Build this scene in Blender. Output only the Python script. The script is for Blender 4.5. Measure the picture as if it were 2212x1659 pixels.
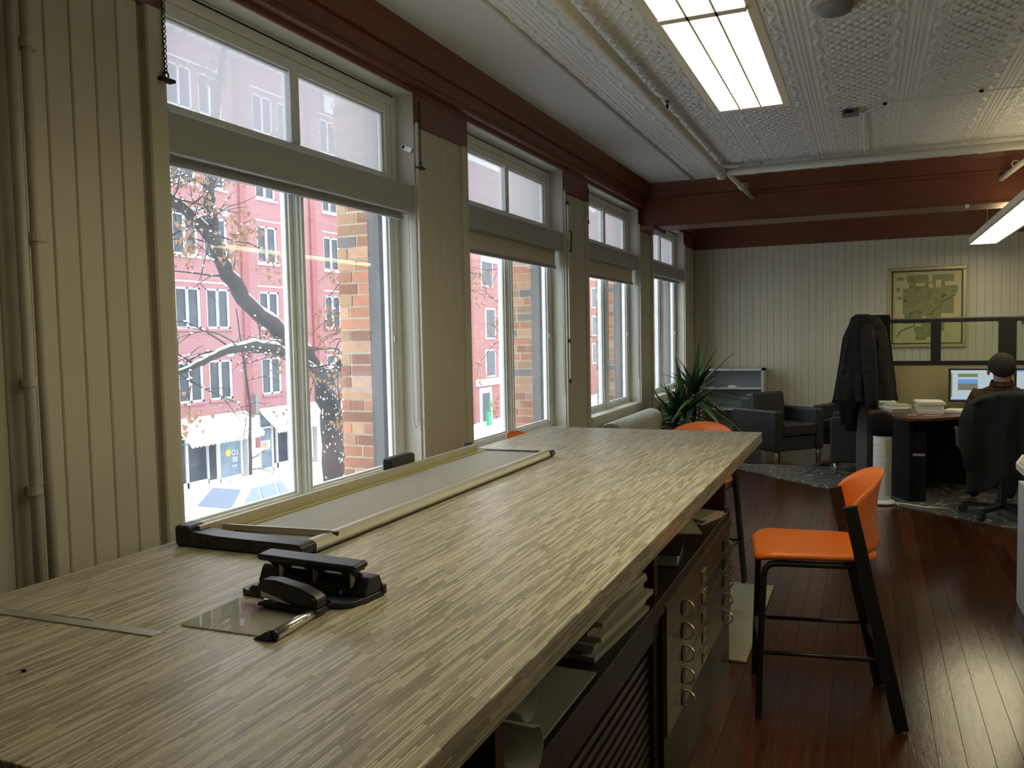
import bpy, bmesh, math, random
from mathutils import Vector, Matrix
random.seed(7)
for o in list(bpy.data.objects): bpy.data.objects.remove(o)
scn = bpy.context.scene
col = scn.collection
PI = math.pi
sin, cos = math.sin, math.cos

# ------------------------------------------------------------------ camera, sky, exposure
cam_d = bpy.data.cameras.new('camera'); cam = bpy.data.objects.new('camera', cam_d); col.objects.link(cam)
cam_d.sensor_width = 36.0; cam_d.lens = 1795.6 / 2212 * 36.0; cam_d.clip_start = 0.05; cam_d.clip_end = 400
def cam_basis(y, p, r):
    f = Vector((-sin(y) * cos(p), cos(y) * cos(p), -sin(p)))
    rt = Vector((cos(y), sin(y), 0)); dn = f.cross(rt)
    r2 = cos(r) * rt + sin(r) * dn; d2 = -sin(r) * rt + cos(r) * dn
    return r2, -d2, -f
a, b, c = cam_basis(math.radians(23.196), math.radians(3.3676), math.radians(1.1264))
cam.matrix_world = Matrix(((a.x, b.x, c.x, 2.2), (a.y, b.y, c.y, 0.0), (a.z, b.z, c.z, 1.49), (0, 0, 0, 1)))
scn.camera = cam

SKY = 2.25            # overcast winter sky
TUBE = 7.2           # fluorescent lens radiance
world = bpy.data.worlds.new('overcast_sky'); scn.world = world; world.use_nodes = True
bg = world.node_tree.nodes['Background']
bg.inputs[0].default_value = (0.86, 0.93, 1.0, 1); bg.inputs[1].default_value = SKY
scn.view_settings.view_transform = 'Standard'; scn.view_settings.look = 'None'
scn.view_settings.gamma = 1.0; scn.view_settings.exposure = 0.8
scn.view_settings.use_curve_mapping = False

# ------------------------------------------------------------------ helpers
class MB:
    def __init__(s): s.v = []; s.f = []
    def add(s, vs, fs):
        n = len(s.v); s.v += [tuple(p) for p in vs]; s.f += [tuple(i + n for i in q) for q in fs]; return s
    def box(s, x0, x1, y0, y1, z0, z1):
        return s.add([(x0,y0,z0),(x1,y0,z0),(x1,y1,z0),(x0,y1,z0),(x0,y0,z1),(x1,y0,z1),(x1,y1,z1),(x0,y1,z1)],
                     [(0,3,2,1),(4,5,6,7),(0,1,5,4),(1,2,6,5),(2,3,7,6),(3,0,4,7)])
    def bar(s, p, q, w, h, up=(0, 0, 1)):
        p = Vector(p); q = Vector(q); d = (q - p).normalized(); u = Vector(up)
        if abs(d.dot(u)) > .99: u = Vector((1, 0, 0))
        sd = d.cross(u).normalized(); u = sd.cross(d)
        vs = [b + sd * sx * w / 2 + u * sz * h / 2 for b in (p, q) for sx, sz in ((-1,-1),(1,-1),(1,1),(-1,1))]
        return s.add(vs, [(3,2,1,0),(4,5,6,7),(0,1,5,4),(1,2,6,5),(2,3,7,6),(3,0,4,7)])
    def tube(s, pts, r, n=8, cap=True):
        pts = [Vector(p) for p in pts]; k = len(pts)
        rs = list(r) if isinstance(r, (list, tuple)) else [r] * k
        vs = []; fs = []; prev = None
        for i in range(k):
            d = (pts[min(i+1,k-1)] - pts[max(i-1,0)]).normalized()
            if prev is None:
                u = Vector((0,0,1)) if abs(d.z) < .9 else Vector((1,0,0))
                u = (u - d * u.dot(d)).normalized()
            else:
                u = (prev - d * prev.dot(d)).normalized()
            prev = u; w = d.cross(u)
            vs += [pts[i] + (u * cos(2*PI*j/n) + w * sin(2*PI*j/n)) * rs[i] for j in range(n)]
        for i in range(k - 1):
            for j in range(n):
                fs.append((i*n+j, i*n+(j+1)%n, (i+1)*n+(j+1)%n, (i+1)*n+j))
        if cap: fs += [tuple(range(n-1,-1,-1)), tuple((k-1)*n+j for j in range(n))]
        return s.add(vs, fs)
    def prism(s, poly, axis, a0, a1):
        def P(u, v, w): return {'x': (w,u,v), 'y': (u,w,v), 'z': (u,v,w)}[axis]
        n = len(poly); vs = [P(u,v,a0) for u,v in poly] + [P(u,v,a1) for u,v in poly]
        fs = [tuple(range(n-1,-1,-1)), tuple(range(n,2*n))] + [(i,(i+1)%n,n+(i+1)%n,n+i) for i in range(n)]
        return s.add(vs, fs)
    def lathe(s, prof, n=20, c=(0,0)):
        vs = [(c[0]+r*cos(2*PI*j/n), c[1]+r*sin(2*PI*j/n), z) for r, z in prof for j in range(n)]; fs = []
        for i in range(len(prof)-1):
            for j in range(n): fs.append((i*n+j, i*n+(j+1)%n, (i+1)*n+(j+1)%n, (i+1)*n+j))
        fs += [tuple(range(n-1,-1,-1)), tuple((len(prof)-1)*n+j for j in range(n))]
        return s.add(vs, fs)
    def ell(s, c, r, nu=12, nv=8):
        vs = []; fs = []
        for i in range(nv+1):
            t = PI*i/nv
            for j in range(nu):
                p = 2*PI*j/nu; vs.append((c[0]+r[0]*sin(t)*cos(p), c[1]+r[1]*sin(t)*sin(p), c[2]+r[2]*cos(t)))
        for i in range(nv):
            for j in range(nu): fs.append((i*nu+j, (i+1)*nu+j, (i+1)*nu+(j+1)%nu, i*nu+(j+1)%nu))
        return s.add(vs, fs)
    def torus(s, c, R, r, axis='x', n=16, m=6, arc=(0, 2*PI)):
        pts = []; closed = arc[1]-arc[0] >= 2*PI-1e-6
        for i in range(n + (0 if closed else 1)):
            t = arc[0] + (arc[1]-arc[0])*i/n; u, v = R*cos(t), R*sin(t)
            pts.append({'x': (c[0],c[1]+u,c[2]+v), 'y': (c[0]+u,c[1],c[2]+v), 'z': (c[0]+u,c[1]+v,c[2])}[axis])
        if not closed: return s.tube(pts, r, m)
        ax = {'x': Vector((1,0,0)), 'y': Vector((0,1,0)), 'z': Vector((0,0,1))}[axis]; cc = Vector(c)
        vs = []; fs = []
        for p in pts:
            e = (Vector(p)-cc).normalized()
            vs += [Vector(p) + (e*cos(2*PI*j/m) + ax*sin(2*PI*j/m))*r for j in range(m)]
        for i in range(n):
            for j in range(m): fs.append((i*m+j, ((i+1)%n)*m+j, ((i+1)%n)*m+(j+1)%m, i*m+(j+1)%m))
        return s.add(vs, fs)
    def grid(s, fn, nu, nv, wrap=False):
        vs = [fn(i/(nu if wrap else nu), j/nv) for j in range(nv+1) for i in range(nu if wrap else nu+1)]
        w = nu if wrap else nu+1; fs = []
        for j in range(nv):
            for i in range(nu): fs.append((j*w+i, j*w+(i+1)%w, (j+1)*w+(i+1)%w, (j+1)*w+i))
        return s.add(vs, fs)
    def mesh(s, name, mat):
        m = bpy.data.meshes.new(name); m.from_pydata(s.v, [], s.f)
        b = bmesh.new(); b.from_mesh(m); bmesh.ops.recalc_face_normals(b, faces=b.faces); b.to_mesh(m); b.free()
        if mat: m.materials.append(mat)
        return m
    def build(s, name, mat, parent=None, loc=None, rz=0, smooth=False, bevel=0, seg=2, sub=0, solid=0):
        m = s.mesh(name, mat); o = put(m, name, parent, loc, rz)
        if smooth:
            for p in m.polygons: p.use_smooth = True
        if solid:
            q = o.modifiers.new('solidify', 'SOLIDIFY'); q.thickness = solid; q.offset = 0
        if bevel:
            q = o.modifiers.new('bevel', 'BEVEL'); q.width = bevel; q.segments = seg; q.limit_method = 'ANGLE'; q.angle_limit = .6
            if smooth is False and seg > 1:
                for p in m.polygons: p.use_smooth = True
                q.harden_normals = True
        if sub:
            q = o.modifiers.new('subsurf', 'SUBSURF'); q.levels = sub; q.render_levels = sub
        return o
def put(mesh, name, parent=None, loc=None, rz=0):
    o = bpy.data.objects.new(name, mesh); col.objects.link(o)
    if parent: o.parent = parent
    if loc: o.location = loc
    if rz: o.rotation_euler = (0, 0, rz)
    return o
def thing(name, label, cat, loc=(0,0,0), rz=0, group=None):
    o = bpy.data.objects.new(name, None); col.objects.link(o); o.location = loc; o.rotation_euler = (0,0,rz)
    o.empty_display_size = .1
    return tag(o, label, cat, group)
def tag(o, label, cat=None, group=None, kind=None):
    o['label'] = label
    if cat: o['category'] = cat
    if group: o['group'] = group
    if kind: o['kind'] = kind
    return o
def struct(o, label=None):
    o['kind'] = 'structure'
    if label: o['label'] = label
    return o
def empty_struct(name, label):
    o = bpy.data.objects.new(name, None); col.objects.link(o); return struct(o, label)
def copy_tree(o, parent=None):
    c = o.copy(); col.objects.link(c)
    if parent: c.parent = parent
    for ch in list(o.children): copy_tree(ch, c)
    return c
def B(x0, x1, y0, y1, z0, z1): return MB().box(x0, x1, y0, y1, z0, z1)
def text(body, size, mat, name, parent, loc, rot, ext=.002):
    cu = bpy.data.curves.new(name, 'FONT'); cu.body = body; cu.size = size; cu.extrude = ext; cu.align_x = 'CENTER'
    cu.materials.append(mat); o = bpy.data.objects.new(name, cu); col.objects.link(o); o.parent = parent; o.location = loc; o.rotation_euler = rot
    dg = bpy.context.evaluated_depsgraph_get(); dg.update(); me = bpy.data.meshes.new_from_object(o.evaluated_get(dg)); bpy.data.objects.remove(o)
    o = put(me, name, parent, loc); o.rotation_euler = rot
    return o

# ------------------------------------------------------------------ materials
def lin(h):
    h = h.lstrip('#'); r = [int(h[i:i+2], 16)/255 for i in (0,2,4)]
    return tuple(x/12.92 if x <= .04045 else ((x+.055)/1.055)**2.4 for x in r)
class N:
    def __init__(s, name):
        s.m = bpy.data.materials.new(name); s.m.use_nodes = True; s.t = s.m.node_tree; s.n = s.t.nodes
        s.p = s.n['Principled BSDF']; s.out = s.n['Material Output']
    def node(s, typ, **kw):
        x = s.n.new(typ)
        for k, v in kw.items(): setattr(x, k, v)
        return x
    def link(s, a, b): s.t.links.new(a, b)
    def val(s, sock, v):
        if hasattr(v, 'links') or hasattr(v, 'is_output'): s.link(v, sock)
        else: sock.default_value = v
    def math(s, op, a, b=0.0, c=None):
        x = s.node('ShaderNodeMath', operation=op); s.val(x.inputs[0], a); s.val(x.inputs[1], b)
        if c is not None: s.val(x.inputs[2], c)
        return x.outputs[0]
    def mix(s, fac, a, b, blend='MIX'):
        x = s.node('ShaderNodeMix', data_type='RGBA', blend_type=blend); s.val(x.inputs[0], fac)
        for i, v in ((6, a), (7, b)):
            if isinstance(v, tuple): x.inputs[i].default_value = (*v[:3], 1)
            else: s.link(v, x.inputs[i])
        return x.outputs[2]
    def ramp(s, fac, stops, interp='LINEAR'):
        x = s.node('ShaderNodeValToRGB'); x.color_ramp.interpolation = interp; e = x.color_ramp.elements
        while len(e) < len(stops): e.new(.5)
        for q, (p, cc) in zip(e, stops): q.position = p; q.color = (*cc[:3], 1)
        s.link(fac, x.inputs[0]); return x.outputs[0]
    def coord(s, kind='Object', scale=(1,1,1), rot=(0,0,0)):
        t = s.node('ShaderNodeTexCoord'); mp = s.node('ShaderNodeMapping'); mp.inputs['Scale'].default_value = scale; mp.inputs['Rotation'].default_value = rot
        s.link(t.outputs[kind], mp.inputs[0]); return mp.outputs[0]
    def noise(s, vec, scale, detail=3, rough=.5, dist=0):
        x = s.node('ShaderNodeTexNoise'); s.link(vec, x.inputs['Vector']); x.inputs['Scale'].default_value = scale
        x.inputs['Detail'].default_value = detail; x.inputs['Roughness'].default_value = rough; x.inputs['Distortion'].default_value = dist; return x.outputs['Fac']
    def bump(s, h, strength=.3, dist=.01):
        x = s.node('ShaderNodeBump'); x.inputs['Strength'].default_value = strength; x.inputs['Distance'].default_value = dist
        s.link(h, x.inputs['Height']); s.link(x.outputs[0], s.p.inputs['Normal'])
    def set(s, color=None, rough=None, metal=None, spec=None):
        if color is not None:
            if isinstance(color, tuple): s.p.inputs['Base Color'].default_value = (*color[:3], 1)
            else: s.link(color, s.p.inputs['Base Color'])
        if rough is not None: s.val(s.p.inputs['Roughness'], rough)
        if metal is not None: s.p.inputs['Metallic'].default_value = metal
        if spec is not None: s.p.inputs['Specular IOR Level'].default_value = spec
def mat(name, c, rough=.5, metal=0, spec=.5, var=0, vscale=6, stretch=(1,1,1), bump=0, bscale=60, rnd=0, coord='Object'):
    n = N(name); base = c if isinstance(c, tuple) else lin(c); colr = base
    if var:
        v = n.noise(n.coord(coord, stretch), vscale, 4, .6)
        colr = n.mix(n.math('MULTIPLY', n.math('SUBTRACT', v, .25), 1.8), tuple(x*(1-var) for x in base), tuple(min(1, x*(1+var)) for x in base))
    if rnd:
        oi = n.node('ShaderNodeObjectInfo'); h = n.node('ShaderNodeHueSaturation')
        if isinstance(colr, tuple): h.inputs['Color'].default_value = (*colr, 1)
        else: n.link(colr, h.inputs['Color'])
        n.link(n.math('MULTIPLY_ADD', oi.outputs['Random'], 2*rnd, 1-rnd), h.inputs['Value']); colr = h.outputs[0]
    n.set(colr, rough, metal, spec)
    if bump: n.bump(n.noise(n.coord(coord, stretch), bscale, 4, .6), bump, .01)
    return n.m
def emit(name, c, strength):
    n = N(name); base = c if isinstance(c, tuple) else lin(c)
    n.set((0,0,0), .6); n.p.inputs['Emission Color'].default_value = (*base, 1); n.p.inputs['Emission Strength'].default_value = strength
    return n.m
def glass(name, tint=(1,1,1), refl=1.0, milky=0.0, milk=(.8,.82,.85), grime=0.0):
    n = N(name); n.n.remove(n.p)
    lw = n.node('ShaderNodeLayerWeight'); lw.inputs[0].default_value = .5
    f = n.math('MULTIPLY_ADD', n.math('POWER', lw.outputs['Facing'], 4.0), .7*refl, .035*refl)
    tr = n.node('ShaderNodeBsdfTransparent'); tr.inputs[0].default_value = (*tint, 1)
    gl = n.node('ShaderNodeBsdfGlossy'); gl.inputs['Roughness'].default_value = 0.015; gl.inputs[0].default_value = (1,1,1,1)
    body = tr.outputs[0]
    if milky or grime:
        tl = n.node('ShaderNodeBsdfTranslucent'); tl.inputs[0].default_value = (*milk, 1)
        m0 = n.node('ShaderNodeMixShader')
        g = n.noise(n.coord('Object'), 2.2, 5, .6)
        n.link(n.math('MAXIMUM', n.math('MULTIPLY_ADD', g, grime*2, milky-grime), 0.0), m0.inputs[0]); n.link(tr.outputs[0], m0.inputs[1]); n.link(tl.outputs[0], m0.inputs[2]); body = m0.outputs[0]
    m1 = n.node('ShaderNodeMixShader'); n.link(f, m1.inputs[0]); n.link(body, m1.inputs[1]); n.link(gl.outputs[0], m1.inputs[2])
    n.link(m1.outputs[0], n.out.inputs[0]); return n.m

WALLC = (.56, .53, .43)
m_board = mat('painted_beadboard', WALLC, .5, var=.06, vscale=3, stretch=(1,1,.3), bump=.08, bscale=40, rnd=.03)
m_wallback = mat('beadboard_groove', (.36,.33,.25), .7)
m_plaster = mat('off_white_plaster', (.6,.58,.5), .7, var=.05)
m_casing = mat('cream_window_casing', (.60,.58,.50), .42, var=.05, vscale=8, bump=.1, bscale=30)
m_frame = mat('white_painted_sash', (.78,.80,.78), .4, var=.06, vscale=10, bump=.08, bscale=50)
m_grime = mat('black_grime', (.03,.028,.025), .9)
m_red = mat('oxblood_paint', (.165,.047,.025), .38, var=.12, vscale=2.5, bump=.1, bscale=25)
m_ceil = mat('white_tin_paint', (.74,.75,.73), .38, var=.05, vscale=4, bump=.06, bscale=60)
m_ceilplain = mat('white_plaster_strip', (.72,.73,.71), .6, var=.04, vscale=3, stretch=(1,.1,1), bump=.3, bscale=90)
m_pipe = mat('cream_pipe_paint', (.66,.63,.52), .42, var=.05)
m_wpipe = mat('grey_cream_pipe_paint', (.50,.48,.41), .45, var=.08)
m_clear = glass('window_glass', (.97,.99,.99), 1.0, .02, grime=.03)
m_milky = glass('dusty_transom_glass', (.95,.97,.98), .8, .60, (.40,.385,.39), grime=.08)
m_pglass = glass('partition_glass', (.93,.97,.93), .9)
m_blind = mat('grey_blind_cassette', (.38,.395,.385), .45)
m_blindbar = mat('blind_hem_bar', (.30,.31,.30), .5)
m_fabric_blind = mat('cream_blind_fabric', (.62,.58,.46), .8)
m_black = mat('black_plastic', (.016,.017,.019), .38, bump=.05, bscale=300)
m_blackm = mat('black_metal', (.012,.012,.013), .42)
m_dark = mat('dark_iron', (.03,.025,.02), .5, .5)
m_chrome = mat('polished_chrome', (.86,.84,.80), .2, 1.0)
m_steel = mat('brushed_steel', (.58,.57,.53), .38, .7)
m_alu = mat('satin_aluminium', (.60,.57,.47), .42, .55, var=.04)
m_bed = mat('grey_trimmer_bed', (.36,.345,.30), .5, .1)
m_slat = mat('brown_slat', (.055,.038,.02), .4, var=.2)
m_orange = mat('orange_plastic', (.80,.19,.024), .42, bump=.04, bscale=400)
m_paper = mat('white_paper', (.72,.70,.62), .8, var=.05)
m_paper2 = mat('cream_paper', (.60,.57,.45), .8, var=.08)
m_paper3 = mat('grey_paper', (.42,.43,.38), .8, var=.1)
m_leather = mat('charcoal_leather', (.032,.034,.034), .45, bump=.25, bscale=120)
m_shelfgrey = mat('pale_grey_steel', (.50,.53,.53), .45)
m_shelfback = mat('grey_shelf_back', (.30,.33,.34), .55)
m_white = mat('white_plastic', (.75,.75,.72), .4)
m_darkwood = mat('dark_stained_wood', (.030,.018,.010), .45, var=.3, vscale=9, stretch=(6,.6,6), bump=.1, bscale=40)
m_redwood = mat('reddish_brown_shelf_wood', (.075,.035,.018), .45, var=.3, vscale=9, stretch=(6,.6,6))
m_drawer = mat('varnished_oak_drawer', (.125,.092,.045), .33, var=.25, vscale=7, stretch=(8,.7,8), rnd=.1)
m_brass = mat('worn_brass', (.62,.56,.42), .3, .8)
# ---- pattern materials
def worktop_mat():
    n = N('linear_strip_laminate'); t = n.node('ShaderNodeTexCoord'); sp = n.node('ShaderNodeSeparateXYZ'); n.link(t.outputs['Object'], sp.inputs[0])
    x = n.math('ADD', sp.outputs[0], sp.outputs[2]); y = sp.outputs[1]
    def layer(w, ln, seed):
        row = n.math('FLOOR', n.math('DIVIDE', x, w))
        wn = n.node('ShaderNodeTexWhiteNoise', noise_dimensions='2D'); cb = n.node('ShaderNodeCombineXYZ'); n.link(row, cb.inputs[0]); cb.inputs[1].default_value = seed; n.link(cb.outputs[0], wn.inputs['Vector'])
        ll = n.math('MULTIPLY_ADD', wn.outputs['Value'], ln, ln*.6)
        colm = n.math('FLOOR', n.math('DIVIDE', n.math('ADD', y, n.math('MULTIPLY', wn.outputs['Value'], 7.3)), ll))
        w2 = n.node('ShaderNodeTexWhiteNoise', noise_dimensions='2D'); c2 = n.node('ShaderNodeCombineXYZ'); n.link(row, c2.inputs[0]); n.link(n.math('ADD', colm, seed*13.0), c2.inputs[1]); n.link(c2.outputs[0], w2.inputs['Vector'])
        return w2.outputs['Value']
    W_ = .0058
    a = layer(W_, .07, 1.0); b2 = layer(W_, .11, 2.0)
    fr = n.math('FRACT', n.math('DIVIDE', x, W_))
    base = n.ramp(a, [(0,(.35,.315,.235)),(.33,(.41,.375,.285)),(.66,(.455,.42,.325))], 'CONSTANT')
    lt = n.math('MULTIPLY', n.math('GREATER_THAN', b2, .70), n.math('LESS_THAN', fr, .55))
    dk = n.math('MULTIPLY', n.math('LESS_THAN', b2, .20), n.math('GREATER_THAN', fr, .35))
    colr = n.mix(dk, n.mix(lt, base, (.66,.625,.495)), (.255,.225,.165))
    n.set(colr, n.math('MULTIPLY_ADD', a, .10, .30), 0, .4)
    return n.m
m_work = worktop_mat()
def floor_mat():
    n = N('worn_varnished_plank'); oi = n.node('ShaderNodeObjectInfo')
    co = n.coord('Object', (11, .5, 1)); g = n.noise(co, 4, 5, .65, .3)
    ad = n.node('ShaderNodeVectorMath', operation='ADD'); tc = n.node('ShaderNodeTexCoord'); n.link(tc.outputs['Object'], ad.inputs[0])
    big = n.noise(n.coord('Object', (1,1,1)), 1.1, 4, .6)
    c1 = n.ramp(g, [(.25,(.034,.0105,.0045)),(.5,(.085,.026,.0095)),(.78,(.15,.05,.017))])
    c2 = n.mix(n.math('MULTIPLY', big, .55), c1, (.020,.010,.006))
    h = n.node('ShaderNodeHueSaturation'); n.link(c2, h.inputs['Color']); n.link(n.math('MULTIPLY_ADD', oi.outputs['Random'], .7, .65), h.inputs['Value'])
    sc = n.noise(n.coord('Object', (45, 3, 1)), 5, 5, .75)
    rough = n.math('MULTIPLY_ADD', n.noise(n.coord('Object', (14,2.5,1)), 3, 6, .8), .20, .03)
    n.set(h.outputs[0], rough, 0, .6)
    wob = n.noise(n.coord('Object', (5, 1.2, 1)), 4, 4, .7)
    fine = n.noise(n.coord('Object', (120, 9, 1)), 4, 6, .8)
    n.bump(n.math('ADD', n.math('ADD', n.math('MULTIPLY', sc, .45), n.math('MULTIPLY', wob, .7)), n.math('MULTIPLY', fine, .12)), .20, .004)
    return n.m
m_floor = floor_mat()
m_subfloor = mat('dark_floor_joint', (.008,.004,.003), .7)
def carpet_mat():
    n = N('swirl_carpet'); co = n.coord('Object')
    d = n.noise(co, 2.6, 1.0, .4, .6)
    ln = n.math('ABSOLUTE', n.math('SUBTRACT', n.math('FRACT', n.math('MULTIPLY', d, 9.0)), .5))
    line = n.math('LESS_THAN', ln, .085)
    st = n.noise(n.coord('Object', (14, 60, 1), (0,0,.5)), 2.0, 3, .7)
    base = n.ramp(st, [(.3,(.05,.051,.05)),(.5,(.12,.12,.108)),(.7,(.21,.205,.175))])
    n.set(n.mix(n.math('MULTIPLY', line, .75), base, (.44,.43,.36)), .95, 0, .1)
    n.bump(n.noise(co, 250, 2, .6), .5, .004)
    return n.m
m_carpet = carpet_mat()
def mat_rug():
    n = N('ribbed_jute_mat'); t = n.node('ShaderNodeTexCoord'); sp = n.node('ShaderNodeSeparateXYZ'); n.link(t.outputs['Object'], sp.inputs[0])
    wv = n.math('SINE', n.math('MULTIPLY_ADD', sp.outputs[1], 260, n.math('MULTIPLY', n.noise(n.coord('Object'), 9, 2), 6)))
    n.set(n.mix(n.math('MULTIPLY_ADD', wv, .5, .5), (.20,.18,.12), (.50,.47,.35)), .9, 0, .1); n.bump(wv, .5, .004); return n.m
m_rug = mat_rug()
def plaid(name, base, l1, l2, sc=55, rough=.95):
    n = N(name); t = n.node('ShaderNodeTexCoord'); sp = n.node('ShaderNodeSeparateXYZ'); n.link(t.outputs['Object'], sp.inputs[0])
    u = n.math('ADD', sp.outputs[0], n.math('MULTIPLY', sp.outputs[1], .6)); v = sp.outputs[2]
    def st(c, k, th): return n.math('GREATER_THAN', n.math('SINE', n.math('MULTIPLY', c, k)), th)
    fine = n.math('MAXIMUM', st(u, sc*6, .6), st(v, sc*6, .6)); big = n.math('MAXIMUM', st(u, sc, .82), st(v, sc, .82))
    n.set(n.mix(n.math('MULTIPLY', big, .7), n.mix(n.math('MULTIPLY', fine, .6), base, l1), l2), rough, 0, .15)
    n.bump(n.noise(n.coord('Object'), 220, 2), .3, .004); return n.m
m_plaid = plaid('charcoal_plaid_wool', (.019,.019,.0175), (.033,.033,.029), (.014,.014,.015), 60)
m_shirt = plaid('brown_checked_shirt', (.060,.036,.014), (.11,.07,.03), (.025,.014,.007), 110)
m_blackcloth = mat('black_cloth', (.007,.007,.008), .95, spec=.15, bump=.3, bscale=90)
m_greycloth = mat('dark_grey_cloth', (.022,.024,.026), .95, spec=.15, bump=.3, bscale=120)
m_brick = mat('orange_brick', (.40,.175,.10), .9, var=.25, vscale=14, bump=.5, bscale=50, rnd=.35)
m_brick2 = mat('buff_brick', (.45,.26,.155), .9, var=.22, vscale=14, bump=.5, bscale=50, rnd=.3)
m_brick3 = mat('burnt_grey_brick', (.17,.15,.14), .9, var=.2, vscale=14, bump=.5, bscale=50, rnd=.25)
m_mortar = mat('sandy_mortar', (.50,.41,.31), .95, var=.15, vscale=20, bump=.5, bscale=90)
m_extjamb = mat('dark_grey_exterior_trim', (.105,.10,.105), .7, var=.2, vscale=6, stretch=(4,4,.4))
def facade_mat(name, c1, c2, mort):
    n = N(name); t = n.node('ShaderNodeTexCoord'); sp = n.node('ShaderNodeSeparateXYZ'); n.link(t.outputs['Object'], sp.inputs[0]); cb = n.node('ShaderNodeCombineXYZ')
    n.link(sp.outputs[1], cb.inputs[0]); n.link(sp.outputs[2], cb.inputs[1])
    b = n.node('ShaderNodeTexBrick'); n.link(cb.outputs[0], b.inputs['Vector']); b.inputs['Scale'].default_value = 1
    b.inputs['Brick Width'].default_value = .42; b.inputs['Row Height'].default_value = .14; b.inputs['Mortar Size'].default_value = .014
    for i, cc in ((1,c1),(2,c2),(3,mort)): b.inputs[i].default_value = (*cc, 1)
    n.set(b.outputs['Color'], .9, 0, .2); return n.m
m_fac = facade_mat('red_brick_facade', (.355,.172,.175), (.385,.190,.192), (.31,.148,.15))
m_fac2 = facade_mat('rose_brick_facade', (.40,.18,.17), (.43,.195,.185), (.36,.16,.155))
m_fpier = mat('deep_red_pilaster', (.33,.11,.11), .9, var=.1, vscale=2)
m_fwhite = mat('white_trim_outside', (.80,.80,.80), .6)
m_fglass = mat('dark_shop_glass', (.055,.064,.08), .25, spec=.3, var=.4, vscale=1.5)
m_fglass2 = mat('blue_grey_shop_glass', (.19,.25,.31), .15, spec=.6, var=.4, vscale=1.2)
m_stone = mat('pale_rubble_stone', (.56,.50,.47), .9, var=.25, vscale=3, stretch=(1,1,4))
m_awning = mat('snowy_white_awning', (.85,.84,.78), .8)
m_snow = mat('fresh_snow', (.86,.87,.89), .9, var=.03, vscale=2)
m_slush = mat('slushy_asphalt', (.50,.52,.55), .9, var=.3, vscale=.6)
m_bark = mat('wet_bark', (.042,.037,.035), .95, var=.4, vscale=9, stretch=(1,1,.4), bump=1.0, bscale=10)
m_leafdry = mat('dry_brown_leaves', (.28,.155,.085), .9, var=.4, vscale=7)
m_carwhite = mat('white_car_paint', (.80,.82,.84), .3)
m_carglass = mat('car_window_glass', (.20,.25,.33), .1, spec=.8)
m_leaf = mat('yucca_leaf', (.028,.068,.016), .38, var=.45, vscale=5, rnd=.35)
m_leaf2 = mat('yucca_leaf_pale', (.10,.20,.045), .38, var=.35, vscale=5)
m_pot = mat('dark_pot', (.05,.035,.028), .6)
m_iron = mat('cream_radiator_paint', (.52,.51,.46), .42, var=.06)
m_beige = mat('beige_partition_fabric', (.40,.345,.185), .9, bump=.3, bscale=300)
m_postgrey = mat('grey_partition_post', (.19,.195,.19), .5)
m_desk = mat('mahogany_laminate', (.085,.028,.014), .35, var=.2, vscale=5, stretch=(.5,6,1))
m_deskblack = mat('black_desk_panel', (.008,.008,.009), .8, spec=.2)
m_skin = mat('skin', (.42,.22,.15), .55)
m_hair = mat('brown_hair', (.020,.013,.0065), .9, var=.9, vscale=60, stretch=(1,1,.3), bump=.5, bscale=90)
m_lens = emit('fluorescent_lens', (1.0,.89,.56), TUBE)
m_lensup = emit('fluorescent_uplight', (1.0,.82,.45), TUBE*.55)
m_fix = mat('cream_fixture_metal', (.82,.79,.64), .45)
m_screen = emit('screen_page_white', (.62,.74,.80), .40)
m_scrgreen = emit('screen_picture_green', (.16,.24,.10), .5)
m_scrblue = emit('screen_picture_sky', (.12,.28,.62), .6)
m_scrdark = emit('screen_picture_land', (.18,.19,.14), .5)
m_mapbase = mat('cream_map_paper', (.50,.46,.25), .6, var=.05, vscale=3)
m_mapfield = mat('olive_map_print', (.235,.235,.098), .6, var=.3, vscale=22)
m_mapriver = mat('dark_green_map_river', (.085,.115,.045), .6)
m_goldframe = mat('antique_gold_frame', (.42,.37,.20), .4, .3)
m_sticker = mat('pale_sticker', (.5,.5,.45), .6)
m_label = mat('drawer_card', (.30,.26,.15), .7)
m_yellow = mat('yellow_print', (.85,.65,.05), .6)
m_redsign = mat('orange_red_print', (.80,.16,.06), .6)
m_green = mat('green_paint', (.05,.45,.22), .6)
m_clearplastic = glass('clear_plastic_cover', (.86,.87,.88), .25, .5, (.8,.8,.8), grime=.2)
m_yellowscale = mat('yellow_scale_strip', (.36,.325,.12), .45, .2)
# ================================================================== THE ROOM
WS = [2.19, 4.515, 6.835, 9.155]; WW = 1.69
HEAD, SILL, CEIL, FARY, RX, BACKY = 2.758, .765, 3.03, 11.56, 7.6, -3.0

# ---- floor: planks laid along the window wall
floor = struct(B(0, RX, BACKY, FARY, -.12, -.022).build('floor', m_subfloor), 'dark reddish brown varnished plank floor, scuffed and glossy')
pm = {}
for L in (1.2, 1.8, 2.4, 3.0):
    pm[L] = MB().prism([(0,-.022),(0,-.0008),(.0008,0),(.0887,0),(.0895,-.0008),(.0895,-.022)], 'y', 0, L-.0008).mesh('plank', m_floor)
for i in range(52):
    x = .0005 + i*.09; y = -.6 - random.uniform(0, 1.5)
    while y < FARY-1.2:
        L = random.choice((1.2, 1.8, 2.4, 3.0)); L = 3.0 if x < 1.5 else L
        L = next((q for q in (L, 2.4, 1.8, 1.2) if q <= L and y+q <= FARY), None)
        if L is None: break
        p = put(pm[L], 'plank', floor, (x, y, random.uniform(-.0009, 0)))
        p.rotation_euler = (0, random.uniform(-.004, .004), 0)
        y += L
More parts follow.
